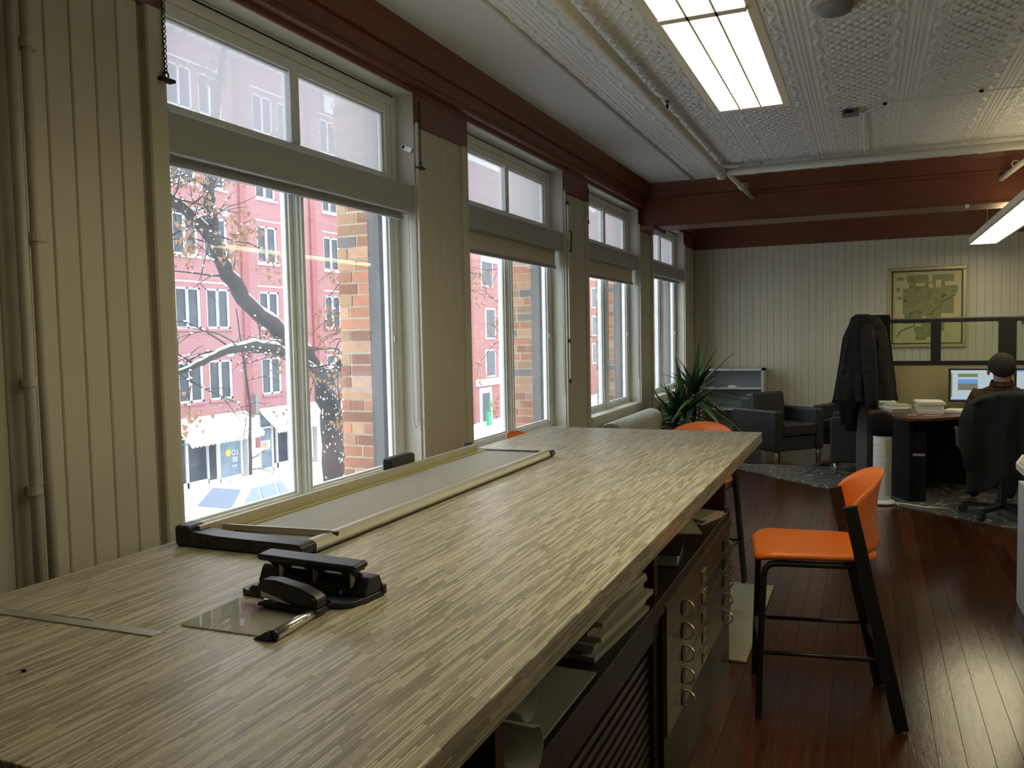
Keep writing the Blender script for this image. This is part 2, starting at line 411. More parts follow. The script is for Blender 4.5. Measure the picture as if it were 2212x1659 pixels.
B(0, 4.68, 9.8, FARY, -.021, -.0035).build('floor_field', m_floor, floor)
B(4.68, RX, BACKY, FARY, -.022, -.001).build('floor_field', m_floor, floor)
B(0, 4.68, BACKY, -.6, -.022, -.001).build('floor_field', m_floor, floor)

# ---- window wall with vertical boards
wl = MB()
edges = [BACKY] + [e for s in WS for e in (s, s+WW)] + [FARY]
for i in range(0, len(edges), 2): wl.box(-.23, -.012, edges[i], edges[i+1], -.1, CEIL+.1)
for s in WS: wl.box(-.23, -.012, s, s+WW, -.1, SILL-.03); wl.box(-.23, -.012, s, s+WW, HEAD+.02, CEIL+.1)
wall_left = struct(wl.build('wall_left', m_wallback), 'window wall of painted vertical boards with four tall windows')
bmesh_cache = {}
def board(y0, y1, z0, z1):
    k = (round(y1-y0, 4), z0, z1)
    if k not in bmesh_cache:
        w = y1-y0; g = .004
        bmesh_cache[k] = MB().prism([(-.0125,0),(-.004,0),(0,g),(0,w-g),(-.004,w),(-.0125,w)], 'z', z0, z1).mesh('board', m_board)
    put(bmesh_cache[k], 'board', wall_left, (0, y0, 0))
def boards(y0, y1, z0, z1, pitch=.0875):
    n = max(1, round((y1-y0)/pitch)); w = (y1-y0)/n
    for i in range(n): board(y0+i*w+.001, y0+(i+1)*w-.001, z0, z1)
boards(-.5, WS[0]-.105, 0, 2.60)
B(-.012, 0, BACKY, -.5, 0, 2.6).build('board_field', m_board, wall_left)
for i in range(4):
    y0 = WS[i]+WW+.035; y1 = WS[i+1]-.075 if i < 3 else FARY
    boards(y0, y1, 0, 2.60)
for i in (2, 3): boards(WS[i], WS[i]+WW, 0, SILL-.035)
for i in (0, 1): B(-.012, 0, WS[i], WS[i]+WW, 0, SILL-.035).build('board_field', m_board, wall_left)

# ---- far wall
wall_far = struct(B(-.2, RX, FARY+.012, FARY+.15, -.1, CEIL+.1).build('wall_back', m_wallback), 'far wall of pale vertical boards behind the armchairs')
fb = MB().prism([(0,.0125),(0,.003),(.003,0),(.083,0),(.086,.003),(.086,.0125)], 'z', 0, 2.6).mesh('board', m_board)
for i in range(55): put(fb, 'board', wall_far, (.004+i*.0875, FARY, 0))
B(.004+55*.0875, RX, FARY, FARY+.012, 0, 2.6).build('board_field', m_board, wall_far)
struct(B(RX, RX+.15, BACKY, FARY, -.1, CEIL+.1).build('wall_right', m_plaster), 'plain plaster wall across the room')
struct(B(-.2, RX, BACKY-.15, BACKY, -.1, CEIL+.1).build('wall_front', m_plaster), 'plain plaster wall behind the viewer')

# ---- red cornice, bands and beam
prof = [(-.01,2.765),(.012,2.765),(.012,2.785),(.045,2.795),(.052,2.81),(.045,2.825),(.03,2.835),(.045,2.90),(.068,2.905),(.075,2.92),(.095,2.99),(.123,3.03),(-.01,3.03)]
struct(MB().prism(prof, 'y', BACKY, 8.62).build('trim_1', m_red), 'oxblood moulded cornice above the windows')
struct(MB().prism(prof, 'y', 9.0, FARY).build('trim_2', m_red), 'oxblood cornice above the last window beyond the beam')
bands = [(BACKY, WS[0])] + [(WS[i]+WW, WS[i+1]) for i in range(3)] + [(WS[3]+WW, FARY)]
for k, (y0, y1) in enumerate(bands):
    struct(B(-.012, .008, y0, y1, 2.60, 2.766).build('trim_%d' % (3+k), m_red), 'oxblood band on the wall beside a window head')
struct(B(.0, RX, FARY-.015, FARY+.01, 2.60, CEIL).build('trim_8', m_red), 'oxblood band along the top of the far wall')
beam = struct(MB().prism([(8.62,2.583),(8.62,2.835),(8.60,2.845),(8.60,2.87),(8.615,2.88),(8.60,2.99),(8.585,3.03),(9.02,3.03),(9.02,2.583)], 'x', 0, RX).build('ceiling_beam', m_red), 'oxblood painted ceiling beam crossing the room')
B(0, RX, 8.606, 8.62, 2.583, 2.60).build('bottom_lip', m_red, beam)
B(-.005, .17, 8.55, 9.08, 2.555, 2.60).build('beam_pad', m_red, beam, bevel=.006)

# ---- pressed tin ceiling
ceil = struct(B(-.2, RX, BACKY, FARY, CEIL+.012, CEIL+.12).build('ceiling', m_ceilplain), 'white ceiling of pressed tin panels with a plain border')
B(.0, .56, BACKY, 8.62, CEIL-.001, CEIL+.012).build('plain_border', m_ceilplain, ceil)
MB().prism([(.553,3.03),(.556,3.012),(.568,3.006),(.580,3.012),(.583,3.03)], 'y', BACKY, 8.62).build('border_bead', m_ceil, ceil, smooth=True)
PW = .58
def gz(d, w): return math.exp(-(d/w)**2)
def tinh(u, v):
    h = 0.0
    if u < .40:
        for k in (.10, .16, .20, .24, .30): h += .0042*gz(u-k, .011)
        for e, sg in ((.035, 1), (.365, -1)):
            q = e + sg*.022*sin(2*PI*v*2)
            h += .0085*gz(u-q, .020)*(.65+.35*sin(2*PI*v*4+1))
            for vv in (.12, .37, .62, .87):
                d2 = ((u-e-sg*.03)**2 + (v-vv)**2)**.5; h += .006*gz(d2-.03, .012)
    else:
        s = (u-.40)/.60; t = v
        m = 1.0 if .06 < s < .94 else 0
        clus = min(1, max(0, (.5-abs(((t*2) % 1)-.5)-.07)*14))
        a1 = (s*5.5 + t*6) % 1; b1 = (s*5.5 - t*6) % 1
        a1 = min(a1, 1-a1); b1 = min(b1, 1-b1)
        h += .0080*max(gz(a1, .12), gz(b1, .12))*m*(.3+.7*clus)
        for vv in (.0, .5, 1.0):
            for ss in (.03, .97):
                d2 = ((s-ss)**2*.36+(t-vv)**2)**.5; h += .009*gz(d2, .035)
    return h
tin = MB().grid(lambda u, v: (u*PW, v*PW, -tinh(u, v)), 128, 112).mesh('tin_panel', m_ceil)
for p in tin.polygons: p.use_smooth = True
for i in range(9):
    for j in range(17): put(tin, 'tin_panel', ceil, (.575+i*PW, 8.60-(j+1)*PW, CEIL))
B(.575+9*PW, RX, BACKY, 8.62, CEIL, CEIL+.012).build('plain_field', m_ceil, ceil)
B(.575, .575+9*PW, BACKY, 8.60-17*PW, CEIL, CEIL+.012).build('plain_field', m_ceil, ceil)

# ---- windows
wlabels = ['nearest tall window, the one behind the paper trimmer', 'second tall window, behind the far end of the long table', 'third tall window, above the ribbed radiator', 'farthest tall window, behind the plant']
def make_window(k):
    s = WS[k]; W = WW
    w = bpy.data.objects.new('window_%d' % (k+1), None); col.objects.link(w); w.location = (0, s, 0); struct(w, wlabels[k])
    f = MB()
    for y0, y1 in ((0,.045),(W-.045,W)): f.box(-.175,-.10,y0,y1,SILL,HEAD)
    f.box(-.175,-.10,.045,W-.045,2.705,HEAD); f.box(-.175,-.095,.045,W-.045,2.17,2.285); f.box(-.175,-.10,.045,W-.045,SILL,.785)
    f.build('window_frame', m_frame, w, bevel=.004)
    yc = .828
    mu = MB(); mu.box(-.17,-.085,yc-.022,yc+.022,.785,2.17); mu.box(-.17,-.072,yc-.010,yc+.010,.785,2.17); mu.box(-.17,-.095,yc-.028,yc+.028,.785,2.17)
    mu.build('mullion', m_frame, w, bevel=.003)
    for y0, y1, tl, tr_ in ((.045, yc-.028, .042, .022), (yc+.028, W-.045, .022, .042)):
        q = MB(); t = .022
        for a0, a1 in ((y0,y0+tl),(y1-tr_,y1)): q.box(-.15,-.105,a0,a1,.785,2.17); q.box(-.142,-.118,a0-(.010 if a0>y0 else 0),a1+(.010 if a0==y0 else 0),.80,2.15)
        q.box(-.15,-.105,y0+t,y1-t,.785,.812); q.box(-.15,-.105,y0+t,y1-t,2.145,2.17); q.box(-.142,-.118,y0+t,y1-t,.812,.822)
        sa = q.build('lower_sash', m_frame, w, bevel=.003)
        if tr_ > .03: B(-.105,-.097,y1-.035,y1-.020,1.46,1.50).build('latch', m_steel, sa, bevel=.002)
        B(-.134,-.130,y0+t-.005,y1-t+.005,.808,2.15).build('pane', m_clear, sa)
    q = MB(); q.box(-.155,-.108,.045,.10,2.285,2.705); q.box(-.155,-.108,W-.10,W-.045,2.285,2.705); q.box(-.155,-.108,.10,W-.10,2.285,2.345); q.box(-.155,-.108,.10,W-.10,2.655,2.705); q.box(-.152,-.104,W/2-.030,W/2+.030,2.345,2.655)
    q.box(-.145,-.120,W-.115,W-.10,2.345,2.655); q.box(-.145,-.120,.10,W-.10,2.645,2.655)
    sa = q.build('transom_sash', m_frame, w, bevel=.004)
    for y0, y1 in ((.095, W/2-.026), (W/2+.026, W-.095)): B(-.136,-.132,y0,y1,2.34,2.66).build('pane', m_milky, sa)
    for yy in (.16, W/2+.03, W-.16): B(-.109,-.1075,yy,yy+.11,2.293,2.302).build('weep_slot', m_grime, sa)
    B(-.1005,-.097,.03,W-.03,HEAD-.012,HEAD-.006).build('head_gap', m_grime, w)
    B(-.23,.028,-.01,W+.01,SILL-.04,SILL).build('sill', m_casing, w, bevel=.008)
    B(-.012,.012,0,W,SILL-.095,SILL-.04).build('apron', m_casing, w, bevel=.004)
    B(-.10,.004,-.02,.004,SILL,HEAD).build('jamb_lining', m_casing, w); B(-.10,.004,W-.004,W+.02,SILL,HEAD).build('jamb_lining', m_casing, w)
    B(-.10,.004,-.02,W+.02,HEAD,HEAD+.018).build('head_lining', m_casing, w)
    MB().prism([(-.012,-.086),(.010,-.084),(.016,-.078),(.016,-.02),(.010,-.004),(-.012,-.004)], 'z', .0 if k in (2,3) else .0, 2.60).build('casing', m_board, w)
    c2 = MB(); c2.box(-.012,.022,W+.006,W+.022,SILL-.04,2.615); c2.box(-.012,.012,W+.022,W+.034,SILL-.04,2.60); c2.build('corner_bead', m_casing, w, bevel=.003)
    for y0, y1 in ((-.08,.085),(W-.085,W+.08)): B(-.245,-.175,y0,y1,.4,2.95).build('outer_jamb', m_extjamb, w)
    B(-.40,-.23,.0,W,.62,.72).build('stone_sill', m_stone, w)
    return w
wins = [make_window(k) for k in range(4)]
# bracket on the reveal of the first window
br = thing('sash_bracket', 'small pale metal bracket screwed to the reveal of the nearest window', 'bracket', (0, WS[0]+WW-.001, 2.46))
B(-.075,-.045,-.012,0,.02,.04).build('foot', m_white, br, bevel=.002); MB().bar((-.06,-.008,.03),(-.005,-.008,.006),.008,.026).build('arm', m_steel, br)

# ---- roller blinds
blabels = ['grey roller blind cassette across the nearest window', 'grey roller blind on the second window, cream fabric slightly lowered', 'grey roller blind over the radiator window, cream fabric slightly lowered', 'grey roller blind cassette across the farthest window']
for k in range(4):
    drop = (-.022, .085, .10, -.022)[k]
    t = thing('roller_blind', blabels[k], 'blind', (0, WS[k], 2.14), group='roller blinds in the window reveals')
    MB().prism([(-.075,0),(-.006,.0),(.0,.012),(.0,.135),(-.01,.145),(-.075,.145)], 'y', .012, WW-.012).build('cassette', m_blind, t, bevel=.004)
    for y in (.004, WW-.014): B(-.078,.002,y,y+.010,-.003,.147).build('end_cap', m_blind, t, bevel=.003)
    B(-.058,-.052,.04,WW-.05,-.035-drop,.01).build('fabric', m_fabric_blind if k in (1,2) else m_white, t)
    MB().prism([(-.068,-.055-drop),(-.045,-.055-drop),(-.040,-.045-drop),(-.045,-.03-drop),(-.065,-.03-drop)], 'y', .04, WW-.05).build('hem_bar', m_blindbar, t)
    if k < 3:
        z1 = 1.005-2.14; y = WW-.05
        MB().tube([(-.012,y,.02),(-.012,y+.002,z1+.05),(-.010,y+.012,z1+.012),(-.008,y+.022,z1),(-.006,y+.032,z1+.012),(-.006,y+.038,z1+.05),(-.012,y+.036,.02)], .0022, 5).build('bead_chain', m_blind, t)

# ---- old transom chains and the opening rod
def chain(name, label, y, ztop, zbot):
    t = thing(name, label, 'chain', (.022, y, zbot), group='old transom chains')
    n = int((ztop-zbot)/.016); m1 = MB().torus((0,0,0), .0075, .0022, 'x', 8, 4).mesh('link', m_dark); m2 = MB().torus((0,0,0), .0075, .0022, 'y', 8, 4).mesh('link', m_dark)
    for i in range(n): put(m1 if i % 2 else m2, 'link', t, (0, 0, .035+i*.0125*((ztop-zbot)/(n*.0125))))
    MB().torus((0,0,.022), .012, .003, 'x', 10, 5).build('eye', m_dark, t)
    MB().prism([(-.014,.0),(.014,.0),(.014,.010),(-.014,.010)], 'y', -.03, .03).build('plate', m_dark, t)
    return t
chain('window_chain', 'dark hanging chain with a flat plate at the near edge of the nearest window', 2.175, 2.66, 2.365)
chain('window_chain', 'dark hanging chain with a flat plate on the pier between the first two windows', 3.912, 2.70, 2.375)
t = thing('transom_rod', 'thin steel transom opening rod with a bent crank on the pier past the second window', 'rod', (.032, 6.235, 0))
MB().tube([(0,0,1.12),(0,0,2.52)], .006, 6).build('rod', m_steel, t); MB().tube([(0,0,2.30),(0,.09,2.30),(.0,.085,2.29),(.0,.06,2.15)], .005, 6).build('crank', m_dark, t)
MB().bar((0,.045,2.145),(0,.075,2.145),.012,.012).build('crank_grip', m_dark, t)
for z in (1.42, 2.50): B(-.03,.008,-.01,.01,z,z+.03).build('bracket', m_dark, t)
MB().tube([(0,0,1.10),(0,0,1.135)], .010, 6).build('rod_end', m_dark, t)
t = thing('transom_pull', 'short dark pull wire at the near top corner of the radiator window', 'rod', (.015, 6.815, 2.44))
MB().tube([(0,0,0),(0,.004,.28)], .004, 5).build('wire', m_dark, t); B(-.006,.006,-.008,.008,-.02,.01).build('weight', m_dark, t)

# ---- wall pipes left of the first window
for (y, r, lab) in ((1.600, .0155, 'painted heating pipe on the board wall, the one farther from the window'), (1.643, .0138, 'painted heating pipe on the board wall, the one nearer the window')):
    t = thing('wall_pipe', lab, 'pipe', (.05, y, 0), group='painted riser pipes')
    MB().tube([(0,0,0),(0,0,2.9)], r, 12).build('pipe', m_wpipe, t, smooth=True)
    for z in ((2.325, 1.79) if y > 1.6 else (1.385, 1.08)):
        MB().tube([(0,0,z-.012),(0,0,z+.012)], r+.005, 12).build('collar', m_wpipe, t)
        B(-.05,-.01,r-.006,r+.035,z-.008,z+.008).build('clamp', m_wpipe, t)
# ================================================================== CEILING FITTINGS
def light_fixture(label, x0, x1, y0, y1, z, n, rods):
    t = thing('light_fixture', label, 'light', ((x0+x1)/2, y0, z), group='suspended fluorescent fixtures')
    w = (x1-x0)/2; L = y1-y0; fr = .012
    h = MB(); h.box(-w-fr,-w,-fr,L+fr,0,.075); h.box(w,w+fr,-fr,L+fr,0,.075); h.box(-w,w,-fr,0,0,.075); h.box(-w,w,L,L+fr,0,.075)
    h.build('housing', m_fix, t)
    pl = L/n; third = 2*w/3
    for i in range(n):
        if i: B(-w,w,i*pl-.018,i*pl+.018,-.006,.03).build('cross_bar', m_fix, t)
        for j in range(3):
            B(-w+j*third+.002,-w+(j+1)*third-.002,i*pl+.014,(i+1)*pl-.014,.008 if j != 1 else .004,.012).build('lens', m_lens, t)
    for j in (1, 2): B(-w+j*third-.0035,-w+j*third+.0035,0,L,-.006,.03).build('divider', m_fix, t)
    B(-w,w,0,L,.05,.055).build('reflector', m_fix, t)
    fl = MB(); fl.box(-w-.03,-w-fr,-.03,L+.03,0,.006); fl.box(w+fr,w+.03,-.03,L+.03,0,.006); fl.box(-w-fr,w+fr,-.03,-fr,0,.006); fl.box(-w-fr,w+fr,L+fr,L+.03,0,.006); fl.build('flange', m_fix, t)
    for i in range(n): B(-.03,.03,i*pl+.05,(i+1)*pl-.05,.075,.080).build('uplight_lens', m_lensup, t)
    for y in rods: MB().tube([(0,y,.055),(0,y,CEIL-z)], .0025, 5).build('hanger_wire', m_steel, t)
    return t
light_fixture('suspended fluorescent light with three-lane lens above the long table', 1.619, 1.873, 1.405, 3.655, 2.42, 2, (.3, 1.9))
light_fixture('long suspended fluorescent light hanging low over the desk area', 3.27, 3.53, 6.44, 10.88, 2.42, 4, (.3, 4.1))
light_fixture('suspended fluorescent light across the aisle from the table', 5.2, 5.46, 1.0, 5.4, 2.42, 4, (.3, 4.1))

t = thing('sprinkler_pipes', 'cream sprinkler pipes under the tin ceiling with a branch along the beam', 'pipe', (.945, 7.95, 2.955))
MB().tube([(0,-10.9,0),(0,0,0)], .030, 14).build('main_pipe', m_pipe, t, smooth=True)
MB().tube([(0,0,0),(6.5,.0,0)], .034, 14).build('branch_pipe', m_pipe, t, smooth=True)
MB().tube([(0,-.12,0),(0,.07,0)], .046, 14).build('tee_fitting', m_pipe, t, smooth=True); MB().tube([(0,0,.04),(0,0,-.06)], .042, 12).build('tee_boss', m_pipe, t, smooth=True)
for y in (-2.05, -2.6): MB().tube([(0,y-.03,0),(0,y+.03,0)], .037, 14).build('coupling', m_pipe, t, smooth=True)
MB().tube([(.06,.02,-.01),(.12,.25,-.075),(.2,.68,-.155)], [.024,.022,.02], 10).build('beam_stub', m_pipe, t, smooth=True)
MB().tube([(.13,.28,-.085),(.145,.37,-.10)], .03, 10).build('stub_coupling', m_pipe, t, smooth=True)
MB().tube([(2.62,.0,.0),(2.45,.4,-.09),(2.34,.68,-.165)], [.024,.024,.022], 10).build('beam_stub', m_pipe, t, smooth=True)
for y in (-2.9, -.75, -.3): MB().tube([(0,y,0),(.02,y+.01,.075)], .005, 5).build('hanger', m_pipe, t)
for x in (.35, 2.45): MB().tube([(x,.02,0),(x,.02,.075)], .005, 5).build('hanger', m_pipe, t)
for x, y, z0 in ((.155,.42,-.10),(2.42,.45,-.10)): MB().torus((x,y,z0+.025), .028, .004, 'y', 10, 4).build('hanger_ring', m_pipe, t)
t = thing('fire_sprinkler', 'dark brass fire sprinkler on top of the ceiling pipe', 'sprinkler', (.96, 5.62, 2.985))
MB().tube([(0,0,-.004),(0,0,.02)], .010, 8).build('base', m_dark, t); MB().torus((0,0,.028), .014, .003, 'x', 10, 4).build('yoke', m_dark, t); MB().tube([(0,0,.040),(0,0,.043)], .017, 10).build('deflector', m_dark, t)
t = thing('ceiling_sensor', 'small dark box fixed to the tin ceiling above the stool', 'sensor', (2.08, 6.43, CEIL-.008))
B(-.055,.055,-.05,.05,-.035,.0).build('body', m_postgrey, t, bevel=.004); B(.055,.09,-.03,.03,-.012,0).build('plate', m_steel, t); B(-.04,.02,-.052,-.05,-.028,-.006).build('front_plate', m_dark, t)
t = thing('ceiling_dome', 'dark round dome fitting on the tin ceiling at the top edge', 'sensor', (2.05, 4.30, CEIL-.008))
MB().lathe([(.085,0),(.085,-.02),(.07,-.045),(.03,-.06),(.004,-.063)], 20).build('dome', m_postgrey, t, smooth=True); MB().lathe([(.105,0),(.105,-.012),(.085,-.014)], 20).build('rim', m_wpipe, t)
t = thing('ceiling_conduit', 'thin white conduit dropping from the tin ceiling to the beam pipe', 'conduit', (2.17, 6.50, CEIL-.008))
MB().tube([(-.06,-.07,-.006),(.0,.0,-.008),(.0,.02,-.012),(.0,1.45,-.03)], .008, 6).build('wire', m_ceil, t)
MB().tube([(.0,.0,-.01),(.13,-.20,-.012),(.70,-.24,-.012),(1.4,-.24,-.012)], .004, 6).build('cable', m_ceil, t)
for p in ((.13,-.20,-.012),(.70,-.24,-.012)): MB().ell(p, (.016,.016,.012), 8, 5).build('clip', m_dark, t)
t = thing('beam_bulb', 'tiny white round fitting under the lip of the red beam', 'sensor', (3.02, 8.60, 2.583))
MB().ell((0,0,-.012), (.018,.018,.02), 10, 6).build('knob', m_white, t); MB().tube([(0,0,-.002),(0,0,.0)], .012, 8).build('collar', m_white, t)
# ================================================================== LONG TABLE AND CABINETS
wt = B(-.6085,.6085,-1.9235,1.9235,-.055,0).build('worktop', m_work, None, (1.0785, 2.6255, .95), bevel=.003)
tag(wt, 'long table top in beige and taupe strip laminate beneath the windows', 'table')

cb = thing('storage_cabinet', 'dark wood cabinet with open paper shelves and a slatted front under the table', 'cabinet', (1.1, 2.25, 0))
def W(x0,x1,y0,y1,z0,z1): return B(x0-1.1,x1-1.1,y0-2.25,y1-2.25,z0,z1)
W(.56,1.64,.76,3.75,.645,.70).build('shelf_board', m_darkwood, cb, bevel=.003)
W(1.625,1.645,2.45,3.752,.622,.66).build('front_rail', m_drawer, cb)
W(1.60,1.62,.76,2.45,.575,.645).build('front_rail', m_darkwood, cb)
for y0, y1 in ((.76,.79),(1.25,1.285),(2.40,2.435),(3.715,3.75)): W(.58,1.62,y0,y1,.70,.894).build('divider', m_redwood, cb)
W(1.0,1.02,.79,3.715,.70,.894).build('inner_back', m_darkwood, cb)
W(1.15,1.50,2.60,3.715,.79,.802).build('mid_shelf', m_redwood, cb)
W(.56,1.58,.76,.80,0,.645).build('end_panel', m_darkwood, cb); W(.56,.60,.80,2.45,0,.645).build('back_panel', m_darkwood, cb)
W(1.54,1.615,.80,2.45,0,.07).build('plinth', m_darkwood, cb); W(1.58,1.615,2.40,2.45,.07,.58).build('stile', m_darkwood, cb); W(1.58,1.615,.80,.85,.07,.58).build('stile', m_darkwood, cb)
W(1.50,1.51,.85,2.40,.07,.58).build('slat_backing', m_deskblack, cb)
sl = MB().prism([(-.022,-.009),(.010,-.009),(.012,-.006),(.012,.007),(.010,.009),(-.022,.009)], 'y', -.775, .775).mesh('slat', m_slat)
for i in range(14): put(sl, 'slat', cb, (1.588-1.1, 1.625-2.25, .095+i*.035))

pc = thing('plan_chest', 'five-drawer oak plan chest with brass ring pulls under the table', 'cabinet', (1.1, 3.10, 0))
def P(x0,x1,y0,y1,z0,z1): return B(x0-1.1,x1-1.1,y0-3.10,y1-3.10,z0,z1)
P(.6,1.618,2.46,3.748,.235,.64).build('body', m_darkwood, pc); P(.6,1.632,2.452,3.75,0,.235).build('base', m_darkwood, pc); P(1.60,1.632,2.452,2.468,.235,.62).build('side_stile', m_darkwood, pc)
for i in range(5):
    z0 = .240+i*.076
    d = P(1.612,1.640,2.470,3.742,z0,z0+.0735).build('drawer', m_drawer, pc, bevel=.002)
    for y in (2.70, 3.545):
        r = MB().torus((1.652-1.1,y-3.10,z0+.034), .027, .0035, 'y', 14, 5, (0,2*PI)); h = r.build('ring_pull', m_brass, d)
        h.rotation_euler = (0,0,0)
        MB().tube([(1.640-1.1,y-3.10,z0+.034),(1.6445-1.1,y-3.10,z0+.034)], .024, 12).build('pull_cup', m_blackm, d)
    q = MB(); y0, y1, za, zb, x = 3.05-3.10, 3.135-3.10, z0+.016, z0+.056, 1.641-1.1
    for a0,a1,c0,c1 in ((y0,y1,za,za+.004),(y0,y1,zb-.004,zb),(y0,y0+.004,za,zb),(y1-.004,y1,za,zb)): q.box(x,x+.004,a0,a1,c0,c1)
    q.build('label_holder', m_brass, d); B(x-.0005,x+.001,y0+.004,y1-.004,za+.004,zb-.004).build('label_card', m_label, d)

# ---- papers kept on the open shelf
def curl(name, label, loc, R, a0, a1, length, m):
    s = MB().grid(lambda u, v: (v*length-length, R*cos(a0+(a1-a0)*u), R*sin(a0+(a1-a0)*u)), 18, 4)
    o = s.build(name, m, None, loc, smooth=True, solid=.002); return tag(o, label, 'paper', 'plans on the open shelf')
curl('rolled_plan', 'half-curled grey plan sheet on the shelf, the lower of two', (1.655, 1.345, .745), .041, -2.6, 1.6, .5, m_paper3)
curl('rolled_plan', 'half-curled grey plan sheet on the shelf, the upper of two', (1.65, 1.335, .845), .041, -2.9, 1.2, .5, m_paper3)
def sheets(name, label, loc, rz, n, sx, sy, t, m, cat='paper', jig=.012, grp='plans on the open shelf'):
    e = thing(name, label, cat, loc, rz, grp)
    for i in range(n):
        j = B(-sx/2,sx/2,-sy/2,sy/2,0,t*.93).build('sheet', m[i % len(m)], e, (random.uniform(-jig,jig), random.uniform(-jig,jig), i*t))
        j.rotation_euler = (0, 0, random.uniform(-.05,.05))
    return e
sheets('plan_folder', 'flat grey plan folder lying near the curled sheets on the shelf', (1.455, 1.60, .701), .03, 2, .34, .40, .006, [m_paper3])
sheets('plan_stack', 'thick stack of folded plans with worn edges on the shelf', (1.44, 2.09, .701), -.05, 8, .34, .42, .014, [m_paper3, m_paper2], jig=.02)
b3 = thing('notebook', 'pale notebook leaning in the shelf past the divider', 'book', (1.5, 2.52, .701), .0, 'plans on the open shelf')
B(-.09,.09,-.006,.006,0,.17).build('cover', m_paper3, b3); B(-.088,.086,.006,.016,.004,.166).build('page_block', m_paper, b3)
b4 = thing('binder', 'black binder lying on the shelf beside the notebook', 'binder', (1.48, 2.86, .701), .12, 'plans on the open shelf')
B(-.13,.13,-.14,.14,0,.004).build('cover', m_black, b4); B(-.13,.13,-.14,.14,.040,.044).build('cover', m_black, b4); B(-.12,.12,-.135,.13,.004,.040).build('page_block', m_paper3, b4)
sheets('loose_sheets', 'cream loose sheets on the shelf board behind the binder', (1.50, 3.15, .745), .3, 2, .20, .30, .003, [m_paper2, m_paper], jig=.02)
sheets('loose_sheets', 'small sheaf of papers at the far corner of the shelf', (1.53, 3.50, .701), -.25, 4, .17, .20, .006, [m_paper, m_paper2], jig=.02)
sheets('loose_sheets', 'single sheets on the small middle shelf under the table', (1.42, 3.20, .803), .1, 2, .22, .34, .002, [m_paper3])

# ================================================================== THINGS ON THE TABLE
t = thing('paper_trimmer', 'long aluminium rotary paper trimmer with black ends on the table', 'paper trimmer', (.70, 2.55, .95))
def T(x0,x1,y0,y1,z0,z1): return B(x0-.70,x1-.70,y0-2.55,y1-2.55,z0-.95,z1-.95)
T(.56,.885,1.70,3.405,.954,.970).build('bed', m_bed, t)
pl = MB()
for i in range(6): pl.add(*(lambda q: (q.v, q.f))(T(.615+i*.043,.6165+i*.043,1.72,3.40,.970,.9704)))
pl.build('printed_lines', m_paper2, t)
MB().prism([(.175,.004),(.224,.004),(.226,.014),(.220,.026),(.205,.032),(.185,.030),(.175,.022)], 'y', 1.705-2.55, 3.405-2.55).build('front_rail', m_alu, t, smooth=False)
T(.905,.927,1.71,3.41,.950,.957).build('rubber_foot', m_blackm, t)
T(.562,.574,1.675,3.385,.955,1.001).build('cutting_rail', m_alu, t, bevel=.002)
T(.574,.612,1.72,3.40,.970,.9735).build('scale_strip', m_yellowscale, t)
MB().prism([(-.183,.0),(.212,.0),(.226,.010),(.222,.028),(.205,.034),(-.05,.036),(-.14,.042),(-.183,.042)], 'y', -.905, -.838).build('end_cap', m_black, t, bevel=.006)
T(.515,.565,1.642,1.705,.952,1.006).build('end_block', m_black, t, bevel=.009)
for x in (.60, .625, .755, .86): MB().tube([(x-.70,-.906,.018),(x-.70,-.9045,.018)], .006 if x != .625 else .010, 12).build('screw_hole', m_grime, t)
MB().bar((.505-.70,.862,.014),(.915-.70,.862,.014),.032,.022).build('end_cap', m_black, t, bevel=.005)
MB().tube([(.918-.70,.840,.0155),(.918-.70,.880,.0155)], .0145, 14).build('end_knob', m_black, t)
T(.497,.525,3.395,3.43,.955,1.004).build('end_block', m_black, t, bevel=.004)
s = MB(); s.bar((-.140,-.782,.027),(.205,-.750,.027),.022,.006); s.bar((-.140,-.789,.033),(.205,-.757,.033),.006,.010); s.build('clamp_strip', m_steel, t)
MB().bar((.200,-.752,.028),(.222,-.749,.028),.012,.010).build('strip_end', m_dark, t)
T(.515,.562,2.665,2.845,.985,1.037).build('cutter_head', m_black, t, bevel=.012)
for y in (2.02, 2.045): MB().ell((.222,y-2.55,.008), (.006,.006,.006), 8, 5).build('screw', m_chrome, t)

t = thing('hole_punch', 'black three-hole punch with a long lever bar on the table', 'hole punch', (1.118, 1.425, .95), -.06)
rb = [(-.145,-.045),(-.140,-.058),(-.125,-.066),(.10,-.066),(.125,-.058),(.140,-.040),(.148,-.005),(.150,.055),(-.145,.055)]
MB().prism(rb, 'z', .0005, .016).build('base', m_black, t, bevel=.004)
MB().prism([(-.012,.016),(.055,.016),(.053,.030),(.042,.060),(.010,.062),(.002,.055)], 'x', -.140, .147).build('body', m_black, t, bevel=.004)
B(-.145,.152,.045,.060,.004,.030).build('chip_tray', m_black, t, bevel=.004)
hb = B(-.120,.143,-.026,.022,.088,.106).build('lever_bar', m_black, t, bevel=.008, seg=3); hb.rotation_euler = (.10, 0, 0)
B(-.105,.130,-.018,.014,.080,.089).build('lever_underside', m_black, t)
for i, x in enumerate((-.080, .012, .108)):
    p = MB()
    for dx in (-.012, .012): p.bar((x+dx,.018,.050),(x+dx-.012,-.012,.088),.005,.016)
    p.build('punch_arm', m_blackm, t)
    MB().tube([(x,.0,.030),(x,.0,.078)], .006, 8).build('punch_pin', m_steel, t)
for x in (-.05, .045): B(x-.03,x+.03,.02,.035,.0615,.066).build('clear_gauge', m_sticker, t)
MB().tube([(.088,-.016,.018),(.088,-.016,.028)], .004, 6).build('pin_tip', m_chrome, t)


